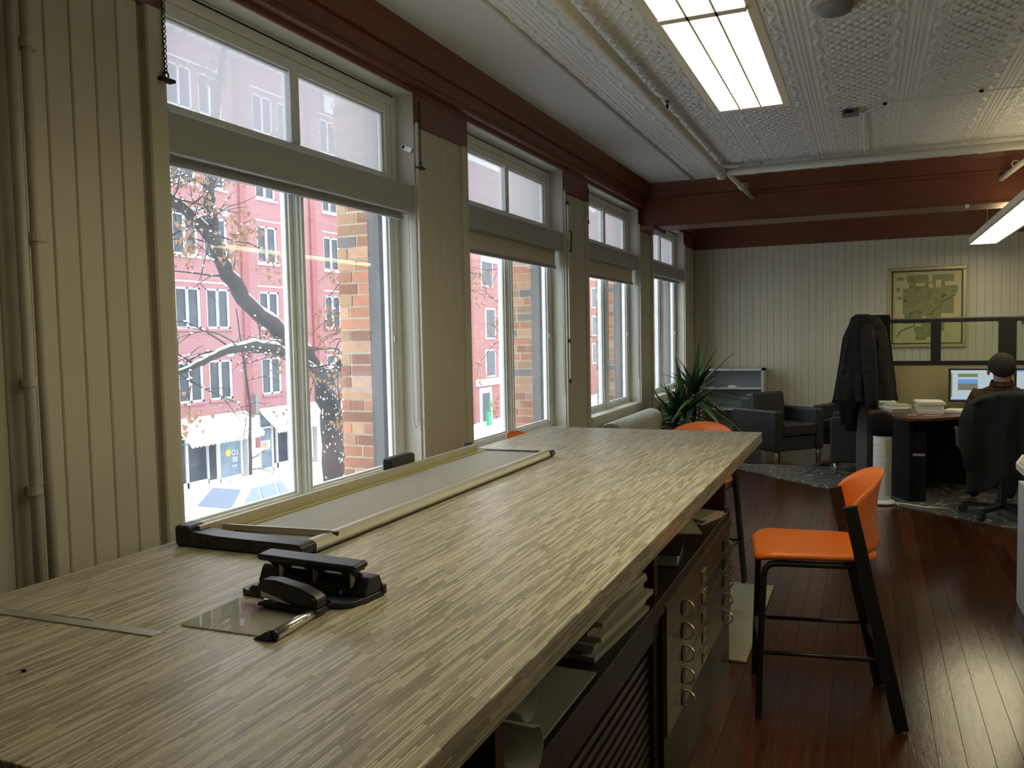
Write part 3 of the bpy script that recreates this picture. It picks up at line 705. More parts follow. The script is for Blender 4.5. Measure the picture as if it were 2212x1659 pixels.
t.scale = (1, 1, .80)
t = thing('stapler', 'black stapler with a bare metal side plate in front of the hole punch', 'stapler', (1.150, 1.318, .9552), -.07)
MB().prism([(-.078,.001),(.075,.001),(.078,.006),(.075,.012),(-.075,.009)], 'y', -.017, .017).build('base', m_black, t, bevel=.003)
MB().prism([(-.078,.028),(-.060,.022),(.055,.012),(.076,.012),(.078,.030),(.066,.040),(.030,.050),(-.030,.058),(-.062,.056),(-.076,.046)], 'y', -.016, .016).build('body', m_black, t, bevel=.005)
MB().prism([(-.066,.021),(-.066,.033),(-.02,.024),(.012,.014)], 'y', -.0168, -.016).build('side_plate', m_white, t)
MB().prism([(-.078,.018),(.04,.010),(.04,.016),(-.078,.026)], 'y', -.011, .011).build('magazine', m_dark, t)
MB().tube([(.064,-.018,.026),(.064,.018,.026)], .009, 12).build('hinge_pin', m_dark, t)
MB().ell((-.090,.0,.026), (.022,.012,.012), 12, 8).build('nose', m_black, t)
B(-.070,-.058,-.006,.006,.0095,.012).build('anvil', m_chrome, t)

t = thing('bar_folder', 'clear plastic report folder with a chrome spine bar on the table', 'folder', (1.108, 1.262, .9502), .03)
B(-.108,.100,-.083,.083,0,.0025).build('pages', m_paper, t); B(-.110,.104,-.085,.085,.0026,.0034).build('cover', m_clearplastic, t)
MB().tube([(.112,-.092,.0095),(.104,.088,.0095)], .0105, 16).build('spine_bar', m_chrome, t, smooth=True)
MB().prism([(.070,.0005),(.112,.0005),(.108,.016),(.101,.018)], 'y', -.098, -.090).build('spine_end', m_black, t)
MB().tube([(.112,-.095,.0095),(.112,-.0915,.0095)], .0112, 14).build('end_plug', m_black, t)

t = thing('steel_rule', 'flat brushed steel straightedge lying across the near end of the table', 'ruler', (.76, 1.118, .9502), .03)
MB().prism([(-.27,-.014),(.235,-.014),(.243,.011),(-.27,.014)], 'z', 0, .0025).build('blade', m_steel, t)
B(-.06,.055,.0145,.017,0,.002).build('shadow_line', m_dark, t)  # dark strip standing in for the thin shadow line along the blade
o = tag(MB().ell((0,0,0), (.006,.004,.002), 8, 5).build('crumb', m_dark, None, (.92, .915, .9525)), 'tiny dark crumb on the near end of the table', 'crumb')
# ================================================================== STOOLS AND FLOOR MAT
tag(B(-.62,.62,-.6,.6,0,.009).build('floor_mat', m_rug, None, (1.087, 4.35, .001), bevel=.003), 'ribbed cream jute mat on the plank floor beside the plan chest', 'mat')
def make_stool():
    t = thing('bar_stool', 'orange plastic bar stool with black legs', 'stool', (0,0,0), group='orange stools around the table')
    for s in (-1, 1):
        MB().tube([(-.245,.205*s,.006),(-.225,.198*s,.55),(-.218,.197*s,.585),(-.200,.196*s,.602),(-.175,.195*s,.606),(.12,.19*s,.606)], .0125, 10).build('front_leg', m_blackm, t, smooth=True)
        MB().bar((.262,.213*s,.003),(.080,.203*s,.835),.022,.050,(1,0,0)).build('rear_leg', m_blackm, t, bevel=.004)
        MB().tube([(-.236,.203*s,.262),(.205,.208*s,.262)], .0085, 8).build('foot_rail', m_blackm, t, smooth=True)
    MB().tube([(-.236,-.203,.262),(-.236,.203,.262)], .011, 8).build('foot_rail', m_blackm, t, smooth=True)
    MB().tube([(.205,-.208,.262),(.205,.208,.262)], .0085, 8).build('foot_rail', m_blackm, t, smooth=True)
    MB().tube([(.13,-.2,.607),(.13,.2,.607)], .010, 8).build('seat_bar', m_blackm, t, smooth=True)
    B(-.12,-.09,-.02,.02,.600,.618).build('seat_bracket', m_black, t)
    # seat pan: rounded outline, waterfall front
    out = []
    def rr(cx, cy, r, a0, a1, k=6):
        for i in range(k+1):
            a_ = a0+(a1-a0)*i/k; out.append((cx+r*cos(a_), cy+r*sin(a_)))
    rr(-.185,.145,.07,PI/2,PI,6); rr(-.185,-.145,.07,PI,1.5*PI,6); rr(.095,-.105,.095,1.5*PI,2*PI,7); rr(.095,.105,.095,0,PI/2,7)
    m = MB(); n = len(out)
    rings = []
    for sc, dz in ((1.0,-.012),(1.005,.0),(.985,.009),(.93,.0125),(.6,.008),(.2,.006)):
        ring = []
        for x, y in out:
            X = -.03+(x+.03)*sc; Y = y*sc; fr = max(0, (-.17-X)/.09); ring.append((X, Y, .632+dz-.020*fr*fr+.006*(abs(Y)/.2)**2))
        rings.append(ring)
    vs = [p for r in rings for p in r]; fs = []
    for i in range(len(rings)-1):
        for j in range(n): fs.append((i*n+j, i*n+(j+1)%n, (i+1)*n+(j+1)%n, (i+1)*n+j))
    fs += [tuple(range(n)), tuple((len(rings)-1)*n+j for j in range(n))]
    m.add(vs, fs).build('seat', m_orange, t, smooth=True)
    # curved backrest shell
    def bk(u, v):
        a_ = (u-.5)*2; ys = .198*sin(a_*PI/2); dep = cos(a_*PI/2)
        top = .838+.108*dep**.8; bot = .655+.02*dep; z = bot+(top-bot)*v
        x0 = .119-(z-.655)*.222; return (x0+.012+dep*(.085+.075*v*v), ys*(1+.02*v), z)
    MB().grid(bk, 28, 10).build('backrest', m_orange, t, smooth=True, solid=.007)
    return t
st = make_stool()
st.location = (2.03, 3.467, 0); st.rotation_euler = (0,0,.16); tag(st, 'orange bar stool standing alone on the open floor', 'stool')
s2 = copy_tree(st); s2.location = (1.285, 4.74, .010); s2.rotation_euler = (0,0,PI/2-.17); tag(s2, 'orange bar stool tucked under the far end of the table', 'stool')
s3 = copy_tree(st); s3.location = (.603, 4.22, .010); s3.rotation_euler = (0,0,PI); tag(s3, 'orange bar stool between the table and the windows, only its back rim showing', 'stool')

# ================================================================== FAR END OF THE ROOM
cp = [(.55,9.45),(.9,9.10),(1.83,8.23),(2.32,7.67),(3.22,6.94),(5.5,4.83),(7.2,4.83),(7.2,11.4),(2.75,11.4),(2.75,9.85),(1.85,9.85),(1.82,9.5),(1.2,9.5)]
tag(MB().prism([(x-3,y-8) for x, y in cp], 'z', 0, .007).build('carpet', m_carpet, None, (3, 8, .0005)), 'grey patterned carpet with pale swirls and a slanting edge under the desk', 'carpet')

def radiator(y0, n, label):
    t = thing('radiator', label, 'radiator', (.15, y0, 0), group='cast iron radiators under the windows')
    out = []
    def S():
        m = MB(); pr = []
        for i in range(9):
            a_ = PI*i/8; pr.append((.105*cos(a_), .635+.075*sin(a_)))
        pr += [(-.105,.13),(-.09,.10),(.09,.10),(.105,.13)]
        return m.prism(pr, 'y', 0, .036)
    sec = S(); me = sec.mesh('section', m_iron)
    for i in range(n):
        o = put(me, 'section', t, (0, i*.052, 0)); q = o.modifiers.new('b', 'BEVEL'); q.width = .014; q.segments = 3; q.limit_method = 'ANGLE'
    MB().tube([(0,-.02,.14),(0,n*.052,.14)], .022, 10).build('bottom_pipe', m_iron, t); MB().tube([(0,-.0,.62),(0,n*.052-.01,.62)], .03, 10).build('top_pipe', m_iron, t)
    for y in (.01, n*.052-.05): B(-.07,.07,y,y+.03,0,.11).build('foot', m_iron, t)
    return t
radiator(6.95, 29, 'cream cast iron radiator under the third window, its ribbed top showing past the table')
radiator(9.30, 22, 'cream cast iron radiator behind the plant leaves')

# ---- yucca in the corner
t = thing('potted_yucca', 'tall yucca plant with sword-shaped dark leaves by the radiator', 'plant', (.44, 8.72, 0))
MB().lathe([(.13,0),(.17,.28),(.185,.30),(.185,.33),(.165,.33),(.155,.29)], 22).build('pot', m_pot, t, smooth=True)
MB().lathe([(.155,.29),(.10,.30),(.02,.305)], 16).build('soil', m_grime, t)
for k, (dx, dy, h) in enumerate(((0,0,.62),(.07,.06,.80),(-.07,-.05,.52))):
    MB().tube([(dx*.5,dy*.5,.29),(dx,dy,.45),(dx*1.3,dy*1.3,h)], [.028,.026,.022], 8).build('stem', m_bark, t)
rl = random.Random(11)
def leaf(base, az, el, L, w, droop, m):
    b = Vector(base); d0 = Vector((cos(az)*cos(el), sin(az)*cos(el), sin(el))); side = Vector((-sin(az), cos(az), 0))
    n = 8; vs = []
    for i in range(n+1):
        s = i/n; p = b + d0*L*s + Vector((cos(az)*.25, sin(az)*.25, -1))*droop*L*s*s; p.x = max(p.x, -.40)
        ww = w*(.55+.9*s if s < .35 else max(.02, 1.0-(s-.35)/.65))*(1 if s<.35 else .87)
        up = side.cross(d0).normalized()
        vs += [p-side*ww, p+up*(-.3*ww), p+side*ww]
    fs = []
    for i in range(n):
        for j in range(2): fs.append((i*3+j, i*3+j+1, (i+1)*3+j+1, (i+1)*3+j))
    MB().add(vs, fs).build('leaf', m, t, smooth=True, solid=.003)
for k in range(84):
    c = ((0,0,.70),(.09,.08,.90),(-.09,-.06,.62))[k % 3]; q = k//3
    az = q*2.4+k*.7; el = 1.35-q*.068+rl.uniform(-.12,.12); L = rl.uniform(.46,.68)
    if cos(az) < -.3: L *= .72
    z0 = c[2]-q*.006
    leaf((c[0],c[1],z0), az, el, L, rl.uniform(.030,.046), rl.uniform(.05,.3) if el > .4 else rl.uniform(.25,.5), m_leaf2 if k % 9 == 4 else m_leaf)
leaf((-.1,-.1,.50), -2.2, .45, .46, .022, .1, m_leaf2); leaf((-.12,-.2,.62), -2.4, 1.0, .52, .018, .02, m_leaf); leaf((0,-.1,.55), .9, .35, .70, .018, .05, m_leaf); leaf((-.1,-.2,.50), .35, .25, .85, .016, .12, m_leaf)

# ---- low grey bookcase
t = thing('bookcase', 'low pale grey steel bookcase against the far wall', 'bookcase', (.545, 11.37, 0))
for x0, x1 in ((-.41,-.385),(.385,.41)): B(x0,x1,-.17,.15,0,.99).build('side', m_shelfgrey, t)
B(-.41,.41,-.17,.15,.965,.99).build('top', m_shelfgrey, t); B(-.385,.385,.135,.148,.05,.965).build('back', m_shelfback, t)
for z in (.05,.44,.72): B(-.385,.385,-.165,.135,z,z+.022).build('shelf', m_shelfgrey, t)
tag(B(-.05,.05,-.035,.035,0,.025).build('paper_pad', m_paper, None, (.55, 11.27, .7425), rz=.1), 'small white pad on the bookcase shelf', 'paper')

# ---- armchairs
def make_armchair():
    t = thing('armchair', 'x', 'armchair', group='charcoal leather armchairs')
    for s in (-1, 1):
        B(-.36,.36,.245*s if s > 0 else -.365,.365 if s > 0 else -.245,.125,.585).build('arm', m_leather, t, bevel=.022, seg=3)
    B(-.36,-.20,-.245,.245,.125,.70).build('back_frame', m_leather, t, bevel=.02, seg=3)
    bc = B(-.07,.07,-.24,.24,0,.36).build('back_cushion', m_leather, t, (-.16,0,.40), bevel=.03, seg=3); bc.rotation_euler = (0,-.14,0)
    B(-.20,.345,-.243,.243,.125,.285).build('seat_base', m_leather, t, bevel=.014, seg=3); B(-.16,.365,-.242,.242,.288,.425).build('seat_cushion', m_leather, t, bevel=.025, seg=3)
    for x in (-.31,.31):
        for y in (-.31,.31): MB().tube([(x,y,0),(x,y,.13)], .02, 12).build('leg', m_steel, t, smooth=True)
    return t
a1 = make_armchair(); a1.location = (1.235,10.10,0); a1.rotation_euler = (0,0,-.714); tag(a1, 'charcoal leather armchair facing the room beside the bookcase', 'armchair')
a2 = copy_tree(a1); a2.location = (2.07,10.72,0); a2.rotation_euler = (0,0,-1.95); tag(a2, 'charcoal leather armchair half hidden behind the hanging coats', 'armchair')
a3 = copy_tree(a1); a3.location = (2.215,9.34,.0075); a3.rotation_euler = (0,0,PI); tag(a3, 'charcoal leather armchair seen from the side, cut off by the partition end', 'armchair')
# ================================================================== DESK AREA
t = thing('partition', 'cubicle partition with a glazed top row and beige fabric panels', 'partition', (2.10, 8.90, 0))
B(0,.10,-.04,.04,.0,1.56).build('end_post', m_postgrey, t, bevel=.004)
B(.10,5.0,-.03,.03,.06,1.13).build('fabric_panel', m_beige, t)
B(.10,5.0,-.035,.035,1.125,1.165).build('lower_rail', m_blackm, t); B(.0,5.0,-.04,.04,1.53,1.565).build('top_rail', m_blackm, t); B(.0,5.0,-.042,.042,1.565,1.577).build('top_cap', m_postgrey, t)
xs = [.0, .655, 1.22, 1.88, 2.54, 3.2, 3.86, 4.5]
for i, x in enumerate(xs):
    if i: B(x,x+(.085 if i != 2 else .14),-.036,.036,1.16,1.535).build('mullion', m_blackm, t)
    x1 = xs[i+1] if i+1 < len(xs) else 5.0
    B(x+.08,x1,-.003,.003,1.16,1.535).build('pane', m_pglass, t)
B(.10,5.0,-.04,.04,0.008,.06).build('kick_rail', m_postgrey, t)
B(1.40,1.86,.004,.008,1.18,1.53).build('pinned_sheet', m_shelfgrey, t)

# ---- coats over the partition end
def coat_shell(prof, y0, folds, seed, nu=44):
    # prof: (z, xl, xr, depth)
    zs = [p[0] for p in prof]
    def ev(z):
        for i in range(len(prof)-1):
            a_, b_ = prof[i], prof[i+1]
            if a_[0] >= z >= b_[0]:
                s = (a_[0]-z)/(a_[0]-b_[0]+1e-9); return [a_[j]+(b_[j]-a_[j])*s for j in (1,2,3)]
        return prof[-1][1:]
    def fn(u, v):
        z = zs[0]+(zs[-1]-zs[0])*v; xl, xr, d = ev(z); th = 2*PI*u
        mx, hx = (xl+xr)/2, (xr-xl)/2; f = 1+folds*sin(th*7+seed+2.2*v)*min(1, v*2)+folds*.6*sin(th*13+seed*2-3*v)*min(1, v*2)
        return (mx+hx*cos(th), y0-d*.5*sin(th)*f*(1.0 if sin(th) > 0 else .45), z)
    m = MB().grid(fn, nu, 26, True); n = nu
    top = len(m.v); m.f.append(tuple(range(n-1,-1,-1)))
    return m
def C(z, xl, xr, d): return (z-0.0, xl-2.15, xr-2.15, d)
t = thing('plaid_coat', 'charcoal plaid wool coat hanging over the end of the partition', 'coat', (2.15, 8.83, 0))
coat_shell([C(1.625,2.09,2.20,.04),C(1.60,2.05,2.30,.13),C(1.50,2.02,2.36,.20),C(1.38,1.985,2.385,.23),C(1.10,1.945,2.42,.27),C(.92,1.905,2.45,.29),C(.79,1.90,2.475,.30)], -.06, .16, .4).build('body', m_plaid, t, smooth=True)
MB().tube([(.05,-.18,1.50),(.055,-.24,1.35),(.07,-.27,1.1),(.085,-.27,.88),(.09,-.26,.70)], [.06,.068,.066,.06,.05], 14).build('sleeve', m_plaid, t, smooth=True)
MB().prism([(-.01,1.60),(.10,1.58),(.15,1.45),(.06,1.40),(.02,1.50)], 'y', -.20, -.17).build('collar', m_plaid, t, bevel=.008)
MB().tube([(.04,-.19,1.53),(.11,-.20,1.44),(.15,-.21,1.30)], [.02,.03,.012], 8).build('lapel', m_plaid, t, smooth=True)
t = thing('black_coat', 'black coat hanging beneath the plaid one on the partition end', 'coat', (2.15, 8.83, 0))
coat_shell([C(1.615,2.08,2.395,.06),C(1.58,2.05,2.40,.10),C(1.40,1.972,2.40,.12),C(1.15,1.94,2.43,.13),C(.90,1.90,2.46,.14),C(.80,1.885,2.44,.14),C(.755,1.87,2.06,.13)], -.0, .05, 1.4).build('body', m_blackcloth, t, smooth=True)
MB().tube([(-.12,-.07,.95),(-.15,-.10,.80),(-.14,-.11,.62),(-.13,-.11,.56)], [.07,.07,.055,.05], 12).build('sleeve', m_blackcloth, t, smooth=True)
MB().tube([(-.06,-.09,.95),(-.085,-.13,.78),(-.10,-.14,.60),(-.10,-.14,.50)], [.075,.075,.06,.058], 12).build('sleeve', m_blackcloth, t, smooth=True)
MB().ell((-.135,-.175,.60),(.006,.005,.010),8,5).build('cuff_button', m_chrome, t)

# ---- desk, papers, screens
t = thing('corner_desk', 'dark mahogany corner desk with black side panels by the partition', 'desk', (2.52, 7.85, 0))
dp = [(2.203,8.84),(2.203,8.38),(2.52,7.72),(2.66,7.76),(3.02,8.08),(4.4,8.08),(4.4,8.84)]
MB().prism([(x-2.52,y-7.85) for x, y in dp], 'z', .695, .722).build('desk_top', m_desk, t, bevel=.003)
MB().prism([(x-2.52,y-7.85) for x, y in [(2.206,8.83),(2.206,8.40),(2.53,7.76),(2.555,7.77),(2.235,8.41),(2.235,8.83)]], 'z', .008, .695).build('side_panel', m_deskblack, t)
B(.02,.14,-.07,.62,.008,.60).build('pedestal', m_deskblack, t); B(.03,.13,-.075,-.07,.40,.42).build('handle', m_steel, t)
B(1.80,1.84,.25,.97,.008,.695).build('side_panel', m_deskblack, t); B(-.2,1.8,.93,.95,.008,.695).build('back_panel', m_deskblack, t)
rp = random.Random(3)
def stack(label, x, y, w, d, hs, mats, rz=0, grp='paper stacks on the desk'):
    e = thing('paper_stack', label, 'paper', (x, y, .7225), rz, grp); z = 0
    for i, h in enumerate(hs):
        o = B(-w/2,w/2,-d/2,d/2,0,h*.94).build('bundle', mats[i % len(mats)], e, (rp.uniform(-.012,.012), rp.uniform(-.012,.012), z)); o.rotation_euler = (0,0,rp.uniform(-.08,.08)); z += h
    return e
stack('tall stack of cream papers in the middle of the desk', 2.715, 8.30, .22, .28, (.018,.02,.018,.022,.016,.014), (m_paper2, m_paper))
stack('untidy cream paper pile spilling toward the desk corner', 2.455, 8.42, .17, .22, (.012,.014,.012,.014,.01), (m_paper2, m_paper3, m_paper), .3)
stack('white and grey folders under the coat hem on the desk', 2.36, 8.68, .15, .26, (.018,.02,.022,.016), (m_paper3, m_paper), .1)
stack('low cream pad lying open on the desk near the chair', 2.95, 8.38, .20, .22, (.014,.012), (m_paper2, m_paper), -.3)
e = thing('paper_slip', 'curled cream slip hanging at the desk corner', 'paper', (2.555, 8.02, .7225), .2)
MB().grid(lambda u, v: ((u-.5)*.09, (v-.5)*.05, .05*(1-v)+.012*sin(u*5)+.004), 8, 6).build('sheet', m_paper2, e, smooth=True, solid=.002); B(-.03,.04,-.02,.02,0,.01).build('base_sheet', m_paper2, e)
tag(MB().bar((-.07,0,.004),(.07,.01,.004),.008,.008).build('pencil', m_paper2, None, (2.72, 7.96, .7225), bevel=.002), 'pale pencil lying on the desk edge', 'pencil')

def monitor(label, x, y, w, rz, pics):
    t = thing('monitor', label, 'monitor', (x, y, .7225), rz, 'screens on the desk')
    B(-w/2,w/2,0,.035,.075,.385).build('bezel', m_black, t, bevel=.005); B(-w/2+.018,w/2-.018,-.002,0,.095,.367).build('screen', m_screen, t)
    B(-.03,.03,.035,.055,.015,.25).build('neck', m_black, t); B(-.12,.12,-.05,.12,0,.014).build('stand_base', m_black, t, bevel=.003)
    if pics:
        B(-w/2+.075,-w/2+.235,-.003,-.002,.305,.335).build('picture', m_scrgreen, t); q = B(-w/2+.075,-w/2+.235,-.003,-.002,.185,.285).build('picture', m_scrblue, t); B(-w/2+.075,-w/2+.235,-.0035,-.003,.185,.245).build('picture', m_scrdark, t)
        B(-w/2+.018,-w/2+.030,-.003,-.002,.12,.34).build('tool_bar', m_scrdark, t); B(-w/2+.018,w/2-.018,-.003,-.002,.095,.104).build('task_bar', m_scrblue, t)
    else:
        B(-w/2+.018,-w/2+.09,-.003,-.002,.355,.367).build('title_bar', m_scrblue, t)
    return t
monitor('computer monitor with a page of landscape pictures on screen', 3.135, 8.58, .50, 0, True)
monitor('second computer monitor with a pale map, at the picture edge', 3.655, 8.56, .50, -.06, False)

# ---- white tower heater with black top
t = thing('tower_fan', 'white tower fan with a black rounded top beside the desk panel', 'fan', (2.315, 7.66, .0075))
MB().lathe([(.11,0),(.11,.012),(.085,.028),(.07,.03)], 24).build('base', m_white, t, smooth=True)
MB().lathe([(.068,.03),(.070,.05),(.070,.565),(.068,.575)], 24).build('column', m_white, t, smooth=True)
gr = B(-.002,.012,-.0015,.0015,.07,.55).mesh('grille_bar', m_sticker)
for i in range(11):
    a_ = -1.2+i*.16; o = put(gr, 'grille_bar', t, (.064*cos(a_), .064*sin(a_), 0)); o.rotation_euler = (0,0,a_)
for i in range(9): MB().torus((0,0,.10+i*.05), .0715, .0012, 'z', 20, 4).build('grille_ring', m_wpipe, t)
dk = MB().prism([(-.072,-.010),(-.076,-.010),(-.076,.006),(-.072,.006)], 'z', .05, .56).build('side_vent', m_black, t)
MB().lathe([(.080,.575),(.094,.60),(.096,.66),(.090,.72),(.070,.755),(.03,.77),(.004,.772)], 24).build('top_cover', m_blackcloth, t, smooth=True)
tag(MB().tube([(-.075,-.02,.006),(-.1,.06,.006),(.0,.02,.006),(.12,-.06,.006),(.30,-.06,.006)], .006, 6).build('power_cord', m_white, None, (2.52, 7.58, .0085), smooth=True), 'white power cord running from the tower fan along the desk foot', 'cord')

# ---- office chair, jacket and the person working
t = thing('office_chair', 'dark swivel office chair at the corner desk', 'chair', (3.17, 7.36, .0075))
B(-.25,.25,-.22,.26,.44,.52).build('seat', m_greycloth, t, bevel=.03, seg=3)
MB().grid(lambda u, v: ((u-.5)*.48, -.20-.06*sin(PI*u)-.03*v, .56+.36*v-.05*(2*u-1)**2*v), 12, 8).build('backrest', m_greycloth, t, smooth=True, solid=.05)
MB().tube([(0,0,.08),(0,0,.44)], .03, 12).build('gas_post', m_blackm, t)
for k in range(5):
    a_ = k*2*PI/5+.3; MB().bar((0,0,.085),(.28*cos(a_),.28*sin(a_),.07),.04,.028).build('base_arm', m_blackm, t); MB().tube([(.28*cos(a_)-.018*sin(a_),.28*sin(a_)+.018*cos(a_),.032),(.28*cos(a_)+.018*sin(a_),.28*sin(a_)-.018*cos(a_),.032)], .031, 10).build('caster', m_blackm, t)
for s in (-1,1): MB().tube([(.25*s,-.05,.48),(.31*s,-.02,.55),(.31*s,.02,.66),(.31*s,.2,.66)], .018, 8).build('armrest', m_blackm, t)
t = thing('draped_jacket', 'dark grey jacket draped over the back of the office chair', 'jacket', (3.17, 7.36, .0))
def jk(u, v):
    a_ = (u-.5)*2; x = .275*a_+.01*sin(9*v); z = .985-.045*a_*a_*2-v*(.66+.04*sin(u*9))
    return (x*(1+.06*v), -.30-.05*cos(a_*1.3)-.018*sin(u*17+2*v)*min(1,v*3)-.01*sin(u*31), z)
MB().grid(jk, 48, 24).build('back_panel', m_greycloth, t, smooth=True, solid=.012)
MB().grid(lambda u, v: (.275*(2*u-1), -.345+.20*v, .985-.09*(2*u-1)**2+.025*sin(PI*v)-.01), 24, 6).build('shoulder_fold', m_greycloth, t, smooth=True, solid=.012)
MB().tube([(-.25,-.30,.90),(-.285,-.33,.78),(-.28,-.34,.60),(-.255,-.33,.42)], [.045,.055,.05,.042], 10).build('sleeve', m_greycloth, t, smooth=True)
MB().tube([(.25,-.30,.90),(.285,-.33,.78),(.28,-.34,.60),(.255,-.33,.42)], [.045,.055,.05,.042], 10).build('sleeve', m_greycloth, t, smooth=True)

def make_person():
    root = thing('person', 'person in a brown checked shirt seated at the computer, seen from behind', 'person', (3.17, 7.42, 0))
    J = {'pelvis':(0,.02,.60,.15,.12),'waist':(0,.02,.72,.145,.105),'chest':(0,.05,.88,.165,.11),'neckb':(.0,.07,1.015,.075,.062),'neck':(.0,.085,1.065,.054,.054),'skull':(.0,.10,1.13,.072,.085),'crown':(.0,.105,1.19,.070,.082),'top':(0,.10,1.225,.045,.05),
         'nose':(0,.205,1.125,.014,.014),
         'shl':(-.175,.06,.955,.068,.062),'ell':(-.235,.16,.745,.046,.046),'wrl':(-.17,.42,.765,.028,.030),'shr':(.175,.06,.955,.068,.062),'elr':(.235,.16,.745,.046,.046),'wrr':(.17,.42,.765,.028,.030),
         'hipl':(-.09,.06,.58,.085,.085),'knl':(-.13,.46,.545,.062,.062),'anl':(-.13,.50,.10,.042,.042),'tol':(-.13,.64,.045,.035,.03),'hipr':(.09,.06,.58,.085,.085),'knr':(.13,.46,.545,.062,.062),'anr':(.13,.50,.10,.042,.042),'tor':(.13,.64,.045,.035,.03)}
    Eg = [('pelvis','waist'),('waist','chest'),('chest','neckb'),('neckb','neck'),('neck','skull'),('skull','crown'),('crown','top'),('skull','nose'),('chest','shl'),('shl','ell'),('ell','wrl'),('chest','shr'),('shr','elr'),('elr','wrr'),('pelvis','hipl'),('hipl','knl'),('knl','anl'),('anl','tol'),('pelvis','hipr'),('hipr','knr'),('knr','anr'),('anr','tor')]
    for s, w in ((-1,'wrl'),(1,'wrr')):
        wx, wy, wz = J[w][:3]; J[w+'p'] = (wx*.97, wy+.06, wz-.004, .034, .014); Eg.append((w, w+'p'))
        for k in range(4):
            dx = (-.030+.020*k)*s; L = (.062,.072,.068,.055)[k]
            J['%sf%d' % (w,k)] = (wx*.97+dx, wy+.105, wz+.002, .009, .009); J['%sg%d' % (w,k)] = (wx*.97+dx*1.1, wy+.105+L*.55, wz-.004, .008, .008); J['%sh%d' % (w,k)] = (wx*.97+dx*1.1, wy+.105+L, wz-.020, .007, .007)
            Eg += [(w+'p','%sf%d' % (w,k)), ('%sf%d' % (w,k),'%sg%d' % (w,k)), ('%sg%d' % (w,k),'%sh%d' % (w,k))]
        J[w+'t'] = (wx*.97-.045*s, wy+.075, wz-.012, .010, .010); J[w+'u'] = (wx*.97-.055*s, wy+.105, wz-.018, .008, .008); Eg += [(w+'p',w+'t'),(w+'t',w+'u')]
    keys = list(J); me = bpy.data.meshes.new('body_skeleton'); me.from_pydata([J[k][:3] for k in keys], [(keys.index(p), keys.index(q)) for p, q in Eg], [])
    o = bpy.data.objects.new('body_skeleton', me); col.objects.link(o)
    sk = o.modifiers.new('skin', 'SKIN'); sk.use_smooth_shade = True
    for i, k in enumerate(keys): me.skin_vertices[0].data[i].radius = J[k][3:5]; me.skin_vertices[0].data[i].use_root = (k == 'pelvis')
    ss = o.modifiers.new('sub', 'SUBSURF'); ss.levels = 2; ss.render_levels = 2
    dg = bpy.context.evaluated_depsgraph_get(); dg.update(); bm_ = bpy.data.meshes.new_from_object(o.evaluated_get(dg)); bm_.name = 'body'
    bpy.data.objects.remove(o)
    bm_.materials.clear(); bm_.materials.append(m_shirt); bm_.materials.append(m_skin); bm_.materials.append(m_greycloth)
    for p in bm_.polygons:
        c = p.center; p.use_smooth = True
        p.material_index = 1 if (c.z > 1.035 and abs(c.x) < .12) or (c.y > .40 and c.z > .70) else (2 if c.z < .60 else 0)
    b = put(bm_, 'body', root)
    def hr(u, v):
        th = 2*PI*u; ph = v*(1.95 if True else 0); back = -sin(th)
        lim = ph*(.80+.36*max(0, back)); k_ = 1+.03*sin(th*9+v*8)+.02*sin(th*23)
        return (.093*sin(lim)*cos(th)*k_, .105+.115*sin(lim)*sin(th)*k_-.008, 1.160+.112*cos(lim)*k_)
    MB().grid(hr, 32, 14, True).build('hair', m_hair, root, smooth=True, solid=.008)
    for s in (-1,1): MB().ell((.088*s,.125,1.128), (.012,.020,.032), 10, 8).build('ear', m_skin, root, smooth=True)
    MB().grid(lambda u, v: ((.072+.012*v)*cos(2*PI*u), .078+(.068+.012*v)*sin(2*PI*u), 1.058-.038*v+.008*sin(2*PI*u)), 20, 3, True).build('collar', m_shirt, root, smooth=True, solid=.008)
    for s in (-1,1): MB().ell((.03*s,.183,1.14), (.012,.008,.008), 8, 6).build('eye', m_white, root)
    B(-.024,.024,.176,.186,1.078,1.086).build('mouth', mat('lips', (.3,.1,.08), .6), root)
make_person()

# ---- desk at the right picture edge
t = thing('side_desk', 'grey desk with a brown white-edged top at the right picture edge', 'desk', (2.94, 4.2, 0))
B(.0,.03,-1.4,.88,.012,.665).build('side_panel', m_shelfgrey, t); B(.03,1.2,.85,.88,.012,.665).build('end_panel', m_shelfgrey, t)
MB().prism([(-.035,-1.5),(-.05,.62),(.02,.92),(1.3,.92),(1.3,-1.5)], 'z', .765, .80).build('desk_top_edge', m_white, t, bevel=.003)
MB().prism([(-.025,-1.49),(-.04,.61),(.03,.91),(1.29,.91),(1.29,-1.49)], 'z', .800, .803).build('desk_top', m_desk, t)
for y in (-1.2, .7): B(.10,.16,y,y+.06,.665,.765).build('riser', m_postgrey, t)
B(.0,1.0,-1.4,.85,0,.012).build('plinth', m_postgrey, t)

